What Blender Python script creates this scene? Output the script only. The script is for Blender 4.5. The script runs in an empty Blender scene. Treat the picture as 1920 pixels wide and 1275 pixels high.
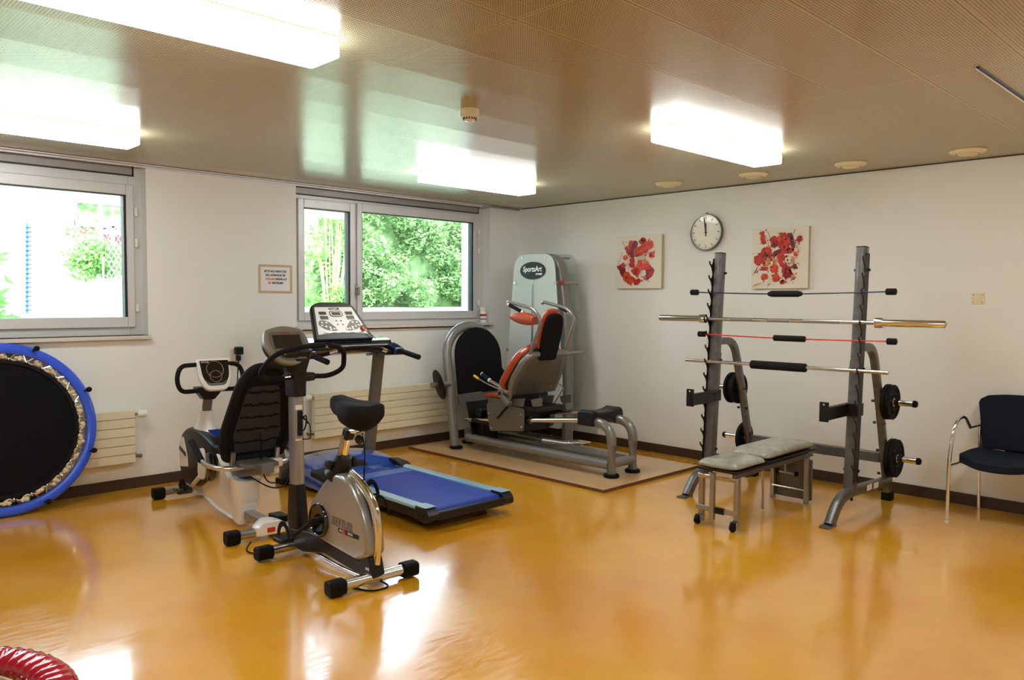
import bpy, bmesh, math, random
from mathutils import Vector, Matrix, Quaternion
S = bpy.context.scene
COL = S.collection
PI = math.pi
RND = random.Random(7)

# ---------------------------------------------------------------- camera
def make_camera():
    pitch, yaw, roll = 0.0504, 0.7768, -0.0056
    F = Vector((math.sin(yaw)*math.cos(pitch), math.cos(yaw)*math.cos(pitch), -math.sin(pitch)))
    Rr = Vector((math.cos(yaw), -math.sin(yaw), 0)); D = F.cross(Rr)
    right = Rr*math.cos(roll) + D*math.sin(roll)
    down = -Rr*math.sin(roll) + D*math.cos(roll)
    m = Matrix((( right.x, -down.x, -F.x, -6.7018), (right.y, -down.y, -F.y, -6.7162), (right.z, -down.z, -F.z, 1.55), (0, 0, 0, 1)))
    cd = bpy.data.cameras.new('camera'); cd.sensor_width = 36.0; cd.sensor_fit = 'HORIZONTAL'
    cd.lens = 36*1482.8/1920; cd.clip_start = 0.05; cd.clip_end = 300
    c = bpy.data.objects.new('camera', cd); COL.objects.link(c); c.matrix_world = m
    S.camera = c
make_camera()

# ---------------------------------------------------------------- world, sun, exposure
S.view_settings.view_transform = 'Standard'
S.view_settings.look = 'None'
S.view_settings.exposure = 1.24
S.view_settings.gamma = 1.0
S.view_settings.use_curve_mapping = False
S.cycles.use_denoising = True
S.cycles.max_bounces = 10; S.cycles.diffuse_bounces = 5; S.cycles.glossy_bounces = 5
S.cycles.transparent_max_bounces = 12; S.cycles.transmission_bounces = 6
S.cycles.sample_clamp_indirect = 8.0
S.cycles.caustics_reflective = False; S.cycles.caustics_refractive = False

SKY, SUN, LAMP = 5.2, 6.5, 8.5
w = bpy.data.worlds.new('world'); S.world = w; w.use_nodes = True
nt = w.node_tree; nt.nodes.clear()
o = nt.nodes.new('ShaderNodeOutputWorld'); b = nt.nodes.new('ShaderNodeBackground')
tc = nt.nodes.new('ShaderNodeTexCoord'); sp = nt.nodes.new('ShaderNodeSeparateXYZ'); cr = nt.nodes.new('ShaderNodeValToRGB')
nt.links.new(tc.outputs['Generated'], sp.inputs[0]); nt.links.new(sp.outputs['Z'], cr.inputs[0])
cr.color_ramp.elements[0].position = 0.0; cr.color_ramp.elements[0].color = (0.93, 0.97, 1.0, 1)
cr.color_ramp.elements[1].position = 0.6; cr.color_ramp.elements[1].color = (0.55, 0.75, 1.0, 1)
nt.links.new(cr.outputs[0], b.inputs[0]); b.inputs[1].default_value = SKY; nt.links.new(b.outputs[0], o.inputs[0])
sd = bpy.data.lights.new('sun', 'SUN'); sd.energy = SUN; sd.angle = math.radians(0.6); sd.color = (1.0, 0.95, 0.86)
so = bpy.data.objects.new('sun', sd); COL.objects.link(so)
so.rotation_euler = Vector((0.55, 0.62, -0.95)).to_track_quat('-Z', 'Y').to_euler()

# ---------------------------------------------------------------- materials
M = {}
def nodes(name):
    m = bpy.data.materials.new(name); m.use_nodes = True; M[name] = m
    return m, m.node_tree, m.node_tree.nodes['Principled BSDF']
def mat(name, col, rough=0.5, metal=0.0, spec=0.5, coat=0.0, coat_rough=0.05, bump=0.0, bscale=200.0, var=0.0, vscale=6.0, ior=None, sheen=0.0):
    m, nt, p = nodes(name)
    p.inputs['Base Color'].default_value = (*col, 1); p.inputs['Roughness'].default_value = rough
    p.inputs['Metallic'].default_value = metal; p.inputs['Specular IOR Level'].default_value = spec
    p.inputs['Coat Weight'].default_value = coat; p.inputs['Coat Roughness'].default_value = coat_rough
    if ior: p.inputs['IOR'].default_value = ior
    if sheen: p.inputs['Sheen Weight'].default_value = sheen
    if bump or var:
        tc = nt.nodes.new('ShaderNodeTexCoord')
    if bump:
        n = nt.nodes.new('ShaderNodeTexNoise'); n.inputs['Scale'].default_value = bscale; n.inputs['Detail'].default_value = 4
        bp = nt.nodes.new('ShaderNodeBump'); bp.inputs['Strength'].default_value = bump; bp.inputs['Distance'].default_value = 0.002
        nt.links.new(tc.outputs['Object'], n.inputs['Vector']); nt.links.new(n.outputs['Fac'], bp.inputs['Height'])
        nt.links.new(bp.outputs[0], p.inputs['Normal'])
    if var:
        n = nt.nodes.new('ShaderNodeTexNoise'); n.inputs['Scale'].default_value = vscale; n.inputs['Detail'].default_value = 5
        mp = nt.nodes.new('ShaderNodeMapRange'); mp.inputs['From Min'].default_value = .3; mp.inputs['From Max'].default_value = .7
        mp.inputs['To Min'].default_value = 1-var; mp.inputs['To Max'].default_value = 1+var*.5
        mx = nt.nodes.new('ShaderNodeMix'); mx.data_type = 'RGBA'; mx.blend_type = 'MULTIPLY'; mx.inputs['Factor'].default_value = 1
        mx.inputs['A'].default_value = (*col, 1)
        nt.links.new(tc.outputs['Object'], n.inputs['Vector']); nt.links.new(n.outputs['Fac'], mp.inputs['Value'])
        nt.links.new(mp.outputs[0], mx.inputs['B']); nt.links.new(mx.outputs['Result'], p.inputs['Base Color'])
    return m
def emis(name, col, st):
    m = bpy.data.materials.new(name); m.use_nodes = True; M[name] = m; nt = m.node_tree; nt.nodes.clear()
    o = nt.nodes.new('ShaderNodeOutputMaterial'); e = nt.nodes.new('ShaderNodeEmission')
    e.inputs[0].default_value = (*col, 1); e.inputs[1].default_value = st; nt.links.new(e.outputs[0], o.inputs[0])
    return m
mat('plaster', (0.82, 0.845, 0.825), 0.85, bump=0.35, bscale=90, spec=.25)
mat('brown_trim', (0.050, 0.028, 0.018), 0.45)
mat('aluminium', (0.66, 0.67, 0.69), 0.42, metal=0.2, bump=.05, bscale=40)
mat('aluminium_dark', (0.36, 0.35, 0.34), 0.5, metal=0.4)
mat('gasket', (0.01, 0.012, 0.012), 0.5)
mat('sill_stone', (0.66, 0.62, 0.54), 0.45)
mat('radiator_cream', (0.78, 0.74, 0.56), 0.35)
mat('white_plastic', (0.82, 0.82, 0.80), 0.3)
mat('cream_plastic', (0.80, 0.72, 0.48), 0.4)
mat('cream_shade', (0.35, 0.29, 0.19), 0.6)
mat('black_plastic', (0.007, 0.007, 0.008), 0.38, spec=.35)
mat('black_gloss', (0.006, 0.006, 0.008), 0.12, coat=.6)
mat('black_foam', (0.008, 0.008, 0.009), 0.8, bump=.3, bscale=300, spec=.2)
mat('black_rubber', (0.005, 0.005, 0.005), 0.6, spec=.15)
mat('black_mesh', (0.006, 0.006, 0.007), 0.85, spec=.15, bump=.8, bscale=400)
mat('mesh_grey', (0.030, 0.030, 0.034), 0.7, spec=.3, bump=.8, bscale=500)
mat('gym_grey', (0.215, 0.215, 0.205), 0.30, metal=.3, coat=.35, coat_rough=.12)
mat('panel_grey', (0.145, 0.140, 0.128), 0.45, metal=.3, bump=.1, bscale=500)
mat('gunmetal', (0.135, 0.137, 0.138), 0.36, metal=.5, coat=.2, var=.25, vscale=25)
mat('silver_paint', (0.33, 0.32, 0.30), 0.28, metal=.5, coat=.6, coat_rough=.06, bump=.08, bscale=700)
mat('steel_grey', (0.38, 0.38, 0.38), 0.3, metal=.8)
mat('chrome', (0.80, 0.79, 0.77), 0.08, metal=1.0)
mat('chrome_dull', (0.62, 0.61, 0.58), 0.22, metal=1.0)
mat('orange_vinyl', (0.40, 0.055, 0.012), 0.30, coat=.3, bump=.1, bscale=120)
mat('grey_vinyl', (0.36, 0.36, 0.29), 0.28, coat=.25, var=.35, vscale=14, bump=.25, bscale=30)
mat('navy_fabric', (0.008, 0.014, 0.028), 0.85, bump=.4, bscale=500, spec=.2)
mat('blue_gloss', (0.02, 0.08, 0.42), 0.12, coat=1.0, coat_rough=.04)
mat('navy_gloss', (0.008, 0.018, 0.075), 0.15, coat=1.0)
mat('belt_blue', (0.003, 0.035, 0.38), 0.42, spec=.35, bump=.15, bscale=300, var=.25, vscale=9)
mat('belt_mark', (0.05, 0.16, 0.55), 0.30)
mat('rail_blue', (0.34, 0.60, 0.80), 0.22, coat=.7)
mat('blue_pad', (0.018, 0.09, 0.78), 0.32, coat=.2)
mat('red_vinyl', (0.50, 0.006, 0.03), 0.14, coat=1.0, coat_rough=.05)
mat('red_rod', (0.75, 0.02, 0.012), 0.35)
mat('navy_rod', (0.015, 0.02, 0.09), 0.35)
mat('red_plastic', (0.55, 0.02, 0.015), 0.35)
mat('yellow_grip', (0.80, 0.60, 0.02), 0.4)
mat('paper', (0.80, 0.79, 0.80), 0.7)
mat('tape', (0.55, 0.42, 0.26), 0.4)
mat('ink', (0.03, 0.03, 0.035), 0.7)
mat('ink_red', (0.70, 0.16, 0.08), 0.7)
mat('white_ink', (0.85, 0.85, 0.85), 0.5)
mat('outline_ink', (0.12, 0.115, 0.11), 0.5)
mat('canvas_cloth', (0.80, 0.76, 0.66), 0.8, bump=.4, bscale=300)
mat('canvas_side', (0.55, 0.48, 0.30), 0.8)
mat('paint_red', (0.60, 0.02, 0.008), 0.4, var=.55, vscale=25, bump=.8, bscale=60)
mat('paint_bright', (0.78, 0.06, 0.010), 0.4, var=.45, vscale=30, bump=.8, bscale=60)
mat('paint_dark', (0.20, 0.010, 0.010), 0.4, var=.5, vscale=30, bump=.8, bscale=60)
mat('paint_orange', (0.78, 0.27, 0.08), 0.4, var=.4, vscale=30)
mat('clock_face', (0.80, 0.77, 0.66), 0.35, coat=.5)
mat('clock_rim', (0.17, 0.16, 0.13), 0.3, metal=.7)
mat('oval_dark', (0.008, 0.012, 0.012), 0.5, spec=.2)
mat('lcd', (0.022, 0.020, 0.020), 0.15, coat=.5)
mat('cord_beige', (0.72, 0.62, 0.44), 0.6)
mat('shell_white', (0.78, 0.78, 0.77), 0.25, coat=.5)
mat('olive_grey', (0.20, 0.195, 0.16), 0.35, coat=.3)
mat('bark', (0.35, 0.28, 0.14), 0.8)
mat('facade', (0.33, 0.31, 0.26), 0.9)
mat('facade_trim', (0.46, 0.48, 0.50), 0.6)
mat('curtain_red', (0.12, 0.03, 0.035), 0.8)
mat('window_dark', (0.015, 0.04, 0.12), 0.3)
mat('post_blue', (0.05, 0.14, 0.22), 0.5)
mat('wire', (0.6, 0.62, 0.65), 0.4, metal=.5)
mat('mat_board', (0.66, 0.41, 0.20), 0.22, coat=.5, coat_rough=.15, var=.12, vscale=3)
mat('mat_edge', (0.13, 0.055, 0.025), 0.7)
emis('lamp_glow', (0.95, 0.985, 0.96), LAMP)

def leaf_mat(name, c1, c2):
    m, nt, p = nodes(name)
    tc = nt.nodes.new('ShaderNodeTexCoord'); n = nt.nodes.new('ShaderNodeTexNoise'); n.inputs['Scale'].default_value = 5
    n.inputs['Detail'].default_value = 6
    r = nt.nodes.new('ShaderNodeValToRGB'); r.color_ramp.elements[0].position = .35; r.color_ramp.elements[0].color = (*c1, 1)
    r.color_ramp.elements[1].position = .65; r.color_ramp.elements[1].color = (*c2, 1)
    nt.links.new(tc.outputs['Object'], n.inputs['Vector']); nt.links.new(n.outputs['Fac'], r.inputs[0])
    nt.links.new(r.outputs[0], p.inputs['Base Color']); p.inputs['Roughness'].default_value = .5
    tr = nt.nodes.new('ShaderNodeBsdfTranslucent'); nt.links.new(r.outputs[0], tr.inputs[0])
    mx = nt.nodes.new('ShaderNodeMixShader'); mx.inputs[0].default_value = .35
    nt.links.new(p.outputs[0], mx.inputs[1]); nt.links.new(tr.outputs[0], mx.inputs[2])
    nt.links.new(mx.outputs[0], nt.nodes['Material Output'].inputs[0])
leaf_mat('leaf', (0.08, 0.20, 0.05), (0.34, 0.52, 0.22))
leaf_mat('leaf_bright', (0.11, 0.30, 0.06), (0.33, 0.55, 0.18))

def glass_mat(name, tint, refl_ior=1.45, opac=0.0, ocol=(1, 1, 1)):
    m = bpy.data.materials.new(name); m.use_nodes = True; M[name] = m; nt = m.node_tree; nt.nodes.clear()
    o = nt.nodes.new('ShaderNodeOutputMaterial'); t = nt.nodes.new('ShaderNodeBsdfTransparent'); t.inputs[0].default_value = (*tint, 1)
    g = nt.nodes.new('ShaderNodeBsdfGlossy'); g.inputs['Roughness'].default_value = .02
    f = nt.nodes.new('ShaderNodeFresnel'); f.inputs[0].default_value = refl_ior
    mx = nt.nodes.new('ShaderNodeMixShader'); nt.links.new(f.outputs[0], mx.inputs[0])
    nt.links.new(t.outputs[0], mx.inputs[1]); nt.links.new(g.outputs[0], mx.inputs[2])
    out = mx
    if opac:
        d = nt.nodes.new('ShaderNodeBsdfDiffuse'); d.inputs[0].default_value = (*ocol, 1)
        tl = nt.nodes.new('ShaderNodeBsdfTranslucent'); tl.inputs[0].default_value = (*ocol, 1)
        m1 = nt.nodes.new('ShaderNodeMixShader'); m1.inputs[0].default_value = .4
        nt.links.new(d.outputs[0], m1.inputs[1]); nt.links.new(tl.outputs[0], m1.inputs[2])
        m2 = nt.nodes.new('ShaderNodeMixShader'); m2.inputs[0].default_value = opac
        nt.links.new(mx.outputs[0], m2.inputs[1]); nt.links.new(m1.outputs[0], m2.inputs[2]); out = m2
    nt.links.new(out.outputs[0], o.inputs[0])
glass_mat('pane_glass', (0.96, 0.98, 0.97))
glass_mat('frosted_shield', (0.93, 0.98, 0.96), 1.4, .72, (0.88, 0.95, 0.92))
glass_mat('clear_shield', (0.93, 0.96, 0.93), 1.4, .22, (0.66, 0.66, 0.58))

def floor_mat():
    m, nt, p = nodes('linoleum'); L = nt.links
    tc = nt.nodes.new('ShaderNodeTexCoord')
    n = nt.nodes.new('ShaderNodeTexNoise'); n.inputs['Scale'].default_value = 1.3; n.inputs['Detail'].default_value = 8; n.inputs['Roughness'].default_value = .62
    r = nt.nodes.new('ShaderNodeValToRGB'); r.color_ramp.elements[0].position = .3; r.color_ramp.elements[0].color = (0.78, 0.31, 0.010, 1)
    r.color_ramp.elements[1].position = .72; r.color_ramp.elements[1].color = (0.90, 0.45, 0.022, 1)
    L.new(tc.outputs['Object'], n.inputs['Vector']); L.new(n.outputs['Fac'], r.inputs[0]); L.new(r.outputs[0], p.inputs['Base Color'])
    # wear scratches in the gloss: long thin swirls and a fine grain
    mp = nt.nodes.new('ShaderNodeMapping'); mp.inputs['Scale'].default_value = (3, 26, 1); mp.inputs['Rotation'].default_value = (0, 0, .5)
    s = nt.nodes.new('ShaderNodeTexNoise'); s.inputs['Scale'].default_value = 3; s.inputs['Detail'].default_value = 9; s.inputs['Distortion'].default_value = 1.4
    L.new(tc.outputs['Object'], mp.inputs[0]); L.new(mp.outputs[0], s.inputs['Vector'])
    n2 = nt.nodes.new('ShaderNodeTexNoise'); n2.inputs['Scale'].default_value = 1.7; n2.inputs['Detail'].default_value = 3
    L.new(tc.outputs['Object'], n2.inputs['Vector'])
    mm = nt.nodes.new('ShaderNodeMath'); mm.operation = 'MULTIPLY'; L.new(s.outputs['Fac'], mm.inputs[0]); L.new(n2.outputs['Fac'], mm.inputs[1])
    rr = nt.nodes.new('ShaderNodeMapRange'); rr.inputs['From Min'].default_value = .15; rr.inputs['From Max'].default_value = .38
    rr.inputs['To Min'].default_value = .13; rr.inputs['To Max'].default_value = .27
    L.new(mm.outputs[0], rr.inputs['Value']); L.new(rr.outputs[0], p.inputs['Roughness'])
    p.inputs['IOR'].default_value = 1.5
    bp = nt.nodes.new('ShaderNodeBump'); bp.inputs['Strength'].default_value = .16; bp.inputs['Distance'].default_value = .001
    L.new(s.outputs['Fac'], bp.inputs['Height']); L.new(bp.outputs[0], p.inputs['Normal'])
    p.inputs['Coat Weight'].default_value = 1.0; p.inputs['Coat IOR'].default_value = 1.62
    r2 = nt.nodes.new('ShaderNodeMapRange'); r2.inputs['From Min'].default_value = .15; r2.inputs['From Max'].default_value = .38
    r2.inputs['To Min'].default_value = .06; r2.inputs['To Max'].default_value = .24
    L.new(mm.outputs[0], r2.inputs['Value']); L.new(r2.outputs[0], p.inputs['Coat Roughness'])
floor_mat()

def ceiling_mat():
    m, nt, p = nodes('perforated_ceiling'); L = nt.links
    tc = nt.nodes.new('ShaderNodeTexCoord'); sp = nt.nodes.new('ShaderNodeSeparateXYZ'); L.new(tc.outputs['Object'], sp.inputs[0])
    def mth(op, a, b=None, c=None):
        n = nt.nodes.new('ShaderNodeMath'); n.operation = op
        for i, v in enumerate((a, b, c)):
            if v is None: continue
            if isinstance(v, (int, float)): n.inputs[i].default_value = v
            else: L.new(v, n.inputs[i])
        return n.outputs[0]
    X, Y = sp.outputs['X'], sp.outputs['Y']
    py = mth('ABSOLUTE', mth('SUBTRACT', mth('FRACT', mth('DIVIDE', mth('ADD', Y, 20*.4205-.545), .4205)), .5))    # .5 at the seam
    px = mth('ABSOLUTE', mth('SUBTRACT', mth('FRACT', mth('DIVIDE', mth('ADD', X, 19.5+.66), 1.955)), .5))
    seam = mth('MAXIMUM', mth('GREATER_THAN', py, .5-.0016/.4205), mth('GREATER_THAN', px, .5-.0011/1.955))
    inside = mth('MULTIPLY', mth('MULTIPLY', mth('LESS_THAN', Y, -.30), mth('LESS_THAN', py, .5-.013/.4205)), mth('LESS_THAN', px, .5-.014/1.955))
    pit = 0.0130
    gx = mth('SUBTRACT', mth('FRACT', mth('DIVIDE', mth('ADD', X, 30), pit)), .5)
    gy = mth('SUBTRACT', mth('FRACT', mth('DIVIDE', mth('ADD', Y, 30), pit)), .5)
    d = mth('SQRT', mth('ADD', mth('MULTIPLY', gx, gx), mth('MULTIPLY', gy, gy)))
    hole = mth('MULTIPLY', mth('LESS_THAN', d, .235), inside)
    dark = mth('MAXIMUM', hole, seam)
    mx = nt.nodes.new('ShaderNodeMix'); mx.data_type = 'RGBA'
    mx.inputs['A'].default_value = (0.49, 0.44, 0.29, 1); mx.inputs['B'].default_value = (0.03, 0.018, 0.008, 1)
    L.new(dark, mx.inputs['Factor']); L.new(mx.outputs['Result'], p.inputs['Base Color'])
    p.inputs['Roughness'].default_value = .23; p.inputs['IOR'].default_value = 1.36; p.inputs['Metallic'].default_value = .04
    n = nt.nodes.new('ShaderNodeTexNoise'); n.inputs['Scale'].default_value = 1.2; n.inputs['Detail'].default_value = 2
    L.new(tc.outputs['Object'], n.inputs['Vector'])
    bp = nt.nodes.new('ShaderNodeBump'); bp.inputs['Strength'].default_value = .25; bp.inputs['Distance'].default_value = .012
    hh = mth('ADD', n.outputs['Fac'], mth('MULTIPLY', mth('MULTIPLY', py, py), 1.6))
    L.new(hh, bp.inputs['Height']); L.new(bp.outputs[0], p.inputs['Normal'])
ceiling_mat()

def grass_mat():
    m, nt, p = nodes('grass'); L = nt.links
    tc = nt.nodes.new('ShaderNodeTexCoord'); n = nt.nodes.new('ShaderNodeTexNoise'); n.inputs['Scale'].default_value = 2.2; n.inputs['Detail'].default_value = 8
    r = nt.nodes.new('ShaderNodeValToRGB'); r.color_ramp.elements[0].position = .35; r.color_ramp.elements[0].color = (0.13, 0.23, 0.12, 1)
    r.color_ramp.elements[1].position = .6; r.color_ramp.elements[1].color = (0.36, 0.42, 0.28, 1)
    L.new(tc.outputs['Object'], n.inputs['Vector']); L.new(n.outputs['Fac'], r.inputs[0]); L.new(r.outputs[0], p.inputs['Base Color'])
    p.inputs['Roughness'].default_value = .9
grass_mat()

# ---------------------------------------------------------------- mesh helpers
INV = {}
def thing(name, label, cat, loc=(0, 0, 0), rotz=0.0, group=None, kind=None):
    o = bpy.data.objects.new(name, None); COL.objects.link(o); o.empty_display_size = .1
    o.location = loc; o.rotation_euler = (0, 0, rotz)
    o['label'] = label; o['category'] = cat
    if group: o['group'] = group
    if kind: o['kind'] = kind
    INV[o.name] = (Matrix.Translation(Vector(loc)) @ Matrix.Rotation(rotz, 4, 'Z')).inverted()
    return o
def tag(o, label, cat, group=None, kind=None):
    o['label'] = label; o['category'] = cat
    if group: o['group'] = group
    if kind: o['kind'] = kind
    return o

def frame(dirv, up=Vector((0, 0, 1))):
    t = Vector(dirv).normalized(); up = Vector(up)
    if abs(t.dot(up)) > .999: up = Vector((0, 1, 0)) if abs(t.y) < .9 else Vector((1, 0, 0))
    s = t.cross(up).normalized(); u = s.cross(t).normalized()
    return t, s, u
def fillet(pts, r, n=6):
    pts = [Vector(p) for p in pts]; out = [pts[0]]
    for i in range(1, len(pts)-1):
        a, b, c = pts[i-1], pts[i], pts[i+1]
        d1 = (a-b); d2 = (c-b); rr = min(r if not isinstance(r, (list, tuple)) else r[i-1], d1.length*.49, d2.length*.49)
        p1 = b+d1.normalized()*rr; p2 = b+d2.normalized()*rr
        for k in range(n+1):
            t = k/n; out.append(p1*(1-t)**2 + b*2*t*(1-t) + p2*t*t)
    out.append(pts[-1]); return out
def circ(r, n=14, ry=None):
    ry = ry or r
    return [(r*math.cos(2*PI*i/n), ry*math.sin(2*PI*i/n)) for i in range(n)]
def rrect(w, h, r, n=3):
    o = []
    for cx, cy, a0 in ((w/2-r, h/2-r, 0), (-w/2+r, h/2-r, PI/2), (-w/2+r, -h/2+r, PI), (w/2-r, -h/2+r, 1.5*PI)):
        for k in range(n+1):
            a = a0+PI/2*k/n; o.append((cx+r*math.cos(a), cy+r*math.sin(a)))
    return o
class MB:
    def __init__(s): s.v = []; s.f = []
    def add(s, vs, fs):
        k = len(s.v); s.v += [Vector(v) for v in vs]; s.f += [tuple(i+k for i in f) for f in fs]; return s
    def box(s, c, size, rz=0, ax=None):
        x, y, z = size[0]/2, size[1]/2, size[2]/2
        q = [Vector((a*x, b*y, d*z)) for a, b, d in ((-1,-1,-1),(1,-1,-1),(1,1,-1),(-1,1,-1),(-1,-1,1),(1,-1,1),(1,1,1),(-1,1,1))]
        m = ax if ax is not None else Matrix.Rotation(rz, 3, 'Z')
        return s.add([m @ p + Vector(c) for p in q], [(0,3,2,1),(4,5,6,7),(0,1,5,4),(1,2,6,5),(2,3,7,6),(3,0,4,7)])
    def lohi(s, a, b):
        return s.box([(a[i]+b[i])/2 for i in range(3)], [abs(b[i]-a[i]) for i in range(3)])
    def rings(s, rs, closed=False, cap=True):
        n = len(rs[0]); k = len(rs); vs = [p for r in rs for p in r]; fs = []
        for i in range(k if closed else k-1):
            a, b = i*n, ((i+1) % k)*n
            for j in range(n): fs.append((a+j, a+(j+1) % n, b+(j+1) % n, b+j))
        if cap and not closed:
            fs.append(tuple(range(n-1, -1, -1))); fs.append(tuple((k-1)*n+j for j in range(n)))
        return s.add(vs, fs)
    def sweep(s, pts, prof, up=(0, 0, 1), closed=False, scale=None, cap=True):
        pts = [Vector(p) for p in pts]; rs = []; n = len(pts); up = Vector(up); ps = None
        for i, p in enumerate(pts):
            a = pts[(i-1) % n] if (i > 0 or closed) else p; b = pts[(i+1) % n] if (i < n-1 or closed) else p
            t = (b-a).normalized()
            sd = t.cross(up)
            if sd.length < 1e-3: sd = ps if ps is not None else t.cross(Vector((1, 0, 0)) if abs(t.x) < .9 else Vector((0, 1, 0)))
            sd.normalize()
            if ps is not None and sd.dot(ps) < 0: sd = -sd
            ps = sd; u = sd.cross(t).normalized(); k = scale[i] if scale else 1.0
            rs.append([p + sd*x*k + u*y*k for x, y in prof])
        return s.rings(rs, closed, cap)
    def tube(s, pts, r, n=12, closed=False, up=(0, 0, 1), scale=None, cap=True): return s.sweep(pts, circ(r, n), up, closed, scale, cap)
    def cyl(s, a, b, r, r2=None, n=20):
        a, b = Vector(a), Vector(b); t, sd, u = frame(b-a); r2 = r if r2 is None else r2
        return s.rings([[a+sd*x+u*y for x, y in circ(r, n)], [b+sd*x+u*y for x, y in circ(r2, n)]])
    def lathe(s, a, axis, prof, n=28, closed=False):      # prof = (radius, distance along the axis)
        a = Vector(a); t, sd, u = frame(axis)
        rs = [[a+t*h+sd*x+u*y for x, y in circ(max(r, 1e-4), n)] for r, h in prof]
        return s.rings(rs, closed, not closed)
    def prism(s, pts, thick, center=True):                 # planar outline in 3D pushed along its normal
        pts = [Vector(p) for p in pts]; n = Vector((0, 0, 0)); c = sum(pts, Vector())/len(pts)
        for i in range(len(pts)): n += (pts[i]-c).cross(pts[(i+1) % len(pts)]-c)
        n.normalize(); off = n*thick; st = -off*.5 if center else Vector((0, 0, 0)); k = len(pts)
        vs = [p+st for p in pts]+[p+st+off for p in pts]
        fs = [tuple(range(k-1, -1, -1)), tuple(range(k, 2*k))]+[(i, (i+1) % k, k+(i+1) % k, k+i) for i in range(k)]
        return s.add(vs, fs)
    def loft(s, rings, cap=True): return s.rings([[Vector(p) for p in r] for r in rings], False, cap)
    def ball(s, c, r, n=14, m=8, sc=(1, 1, 1)):
        c = Vector(c)
        rs = [[c+Vector((r*math.sin(PI*j/m)*math.cos(2*PI*i/n)*sc[0], r*math.sin(PI*j/m)*math.sin(2*PI*i/n)*sc[1], -r*math.cos(PI*j/m)*sc[2])) for i in range(n)] for j in range(1, m)]
        return s.rings(rs)
    def build(s, name, m, parent=None, bevel=0, sub=0, angle=38, seg=2, local=False):
        me = bpy.data.meshes.new(name)
        p = parent
        while p is not None and p.name not in INV: p = p.parent
        im = INV[p.name] if (p is not None and not local) else Matrix.Identity(4)
        me.from_pydata([im @ v for v in s.v], [], s.f); me.materials.append(M[m])
        bm = bmesh.new(); bm.from_mesh(me); bmesh.ops.recalc_face_normals(bm, faces=bm.faces); bm.to_mesh(me); bm.free()
        me.shade_smooth() if hasattr(me, 'shade_smooth') else None
        for pg in me.polygons: pg.use_smooth = True
        me.set_sharp_from_angle(angle=math.radians(angle))
        ob = bpy.data.objects.new(name, me); COL.objects.link(ob)
        if parent is not None: ob.parent = parent
        if bevel:
            b = ob.modifiers.new('Bevel', 'BEVEL'); b.width = bevel; b.segments = seg; b.limit_method = 'ANGLE'; b.angle_limit = math.radians(40)
            b.harden_normals = False
        if sub:
            b = ob.modifiers.new('Sub', 'SUBSURF'); b.levels = sub; b.render_levels = sub
        return ob
def struct(name, mb, m, parent=None, **k):
    o = mb.build(name, m, parent, **k)
    if parent is None: o['kind'] = 'structure'
    return o
def dup(root, delta, label=None, group=None, part_label=None):
    r = root.copy(); COL.objects.link(r); r.location = Vector(root.location)+Vector(delta)
    if label: r['label'] = label
    if group: r['group'] = group
    for ch in list(root.children):
        c = ch.copy(); COL.objects.link(c); c.parent = r
        for g in list(ch.children):
            d = g.copy(); COL.objects.link(d); d.parent = c
    return r
def text(body, size, org, right, up, m, parent, name='lettering', align='CENTER', ext=.0006, xs=1.0, shear=0.0, outline=0.0):
    cu = bpy.data.curves.new(name, 'FONT'); cu.body = body; cu.size = size; cu.align_x = align; cu.align_y = 'CENTER'; cu.extrude = ext; cu.shear = shear
    cu.space_character = 1.0
    if outline: cu.offset = outline
    ob = bpy.data.objects.new(name, cu); COL.objects.link(ob)
    dg = bpy.context.evaluated_depsgraph_get(); me = bpy.data.meshes.new_from_object(ob.evaluated_get(dg)); bpy.data.objects.remove(ob)
    r = Vector(right).normalized(); u = Vector(up).normalized(); n = r.cross(u).normalized(); o = Vector(org)
    p = parent
    while p is not None and p.name not in INV: p = p.parent
    im = INV[p.name] if p is not None else Matrix.Identity(4)
    for v in me.vertices: v.co = im @ (o + r*v.co.x*xs + u*v.co.y + n*(v.co.z+ext))
    me.materials.clear(); me.materials.append(M[m])
    ob = bpy.data.objects.new(name, me); COL.objects.link(ob); ob.parent = parent
    return ob

# ================================================================ THE ROOM
H = 2.631; XL = -8.6; YB = -8.8
struct('floor', MB().lohi((XL, YB, -.12), (.0, .0, 0)), 'linoleum')
struct('ceiling', MB().lohi((XL-.3, YB-.3, H), (.3, .50, H+.35)), 'perforated_ceiling')
struct('wall_right', MB().lohi((0, YB-.3, -.12), (.3, .50, H)), 'plaster')
struct('wall_left', MB().lohi((XL-.3, YB-.3, -.12), (XL, .50, H)), 'plaster')
struct('wall_rear', MB().lohi((XL, YB-.3, -.12), (0, YB, H)), 'plaster')
W1L, W1R, W2L, W2R, ZS = -7.10, -4.285, -2.935, -.465, 1.245
wb = MB()
wb.lohi((XL, 0, -.12), (W1L, .50, H)); wb.lohi((W1L, 0, -.12), (W1R, .50, ZS)); wb.lohi((W1R, 0, -.12), (W2L, .50, H))
wb.lohi((W2L, 0, -.12), (W2R, .50, ZS)); wb.lohi((W2R, 0, -.12), (0, .50, H))
struct('wall_window_side', wb, 'plaster')
struct('baseboard_window_side', MB().lohi((XL, -.012, 0), (-.012, 0, .088)), 'brown_trim', bevel=.002)
struct('baseboard_right', MB().lohi((-.012, YB, 0), (0, 0, .088)), 'brown_trim', bevel=.002)
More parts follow.
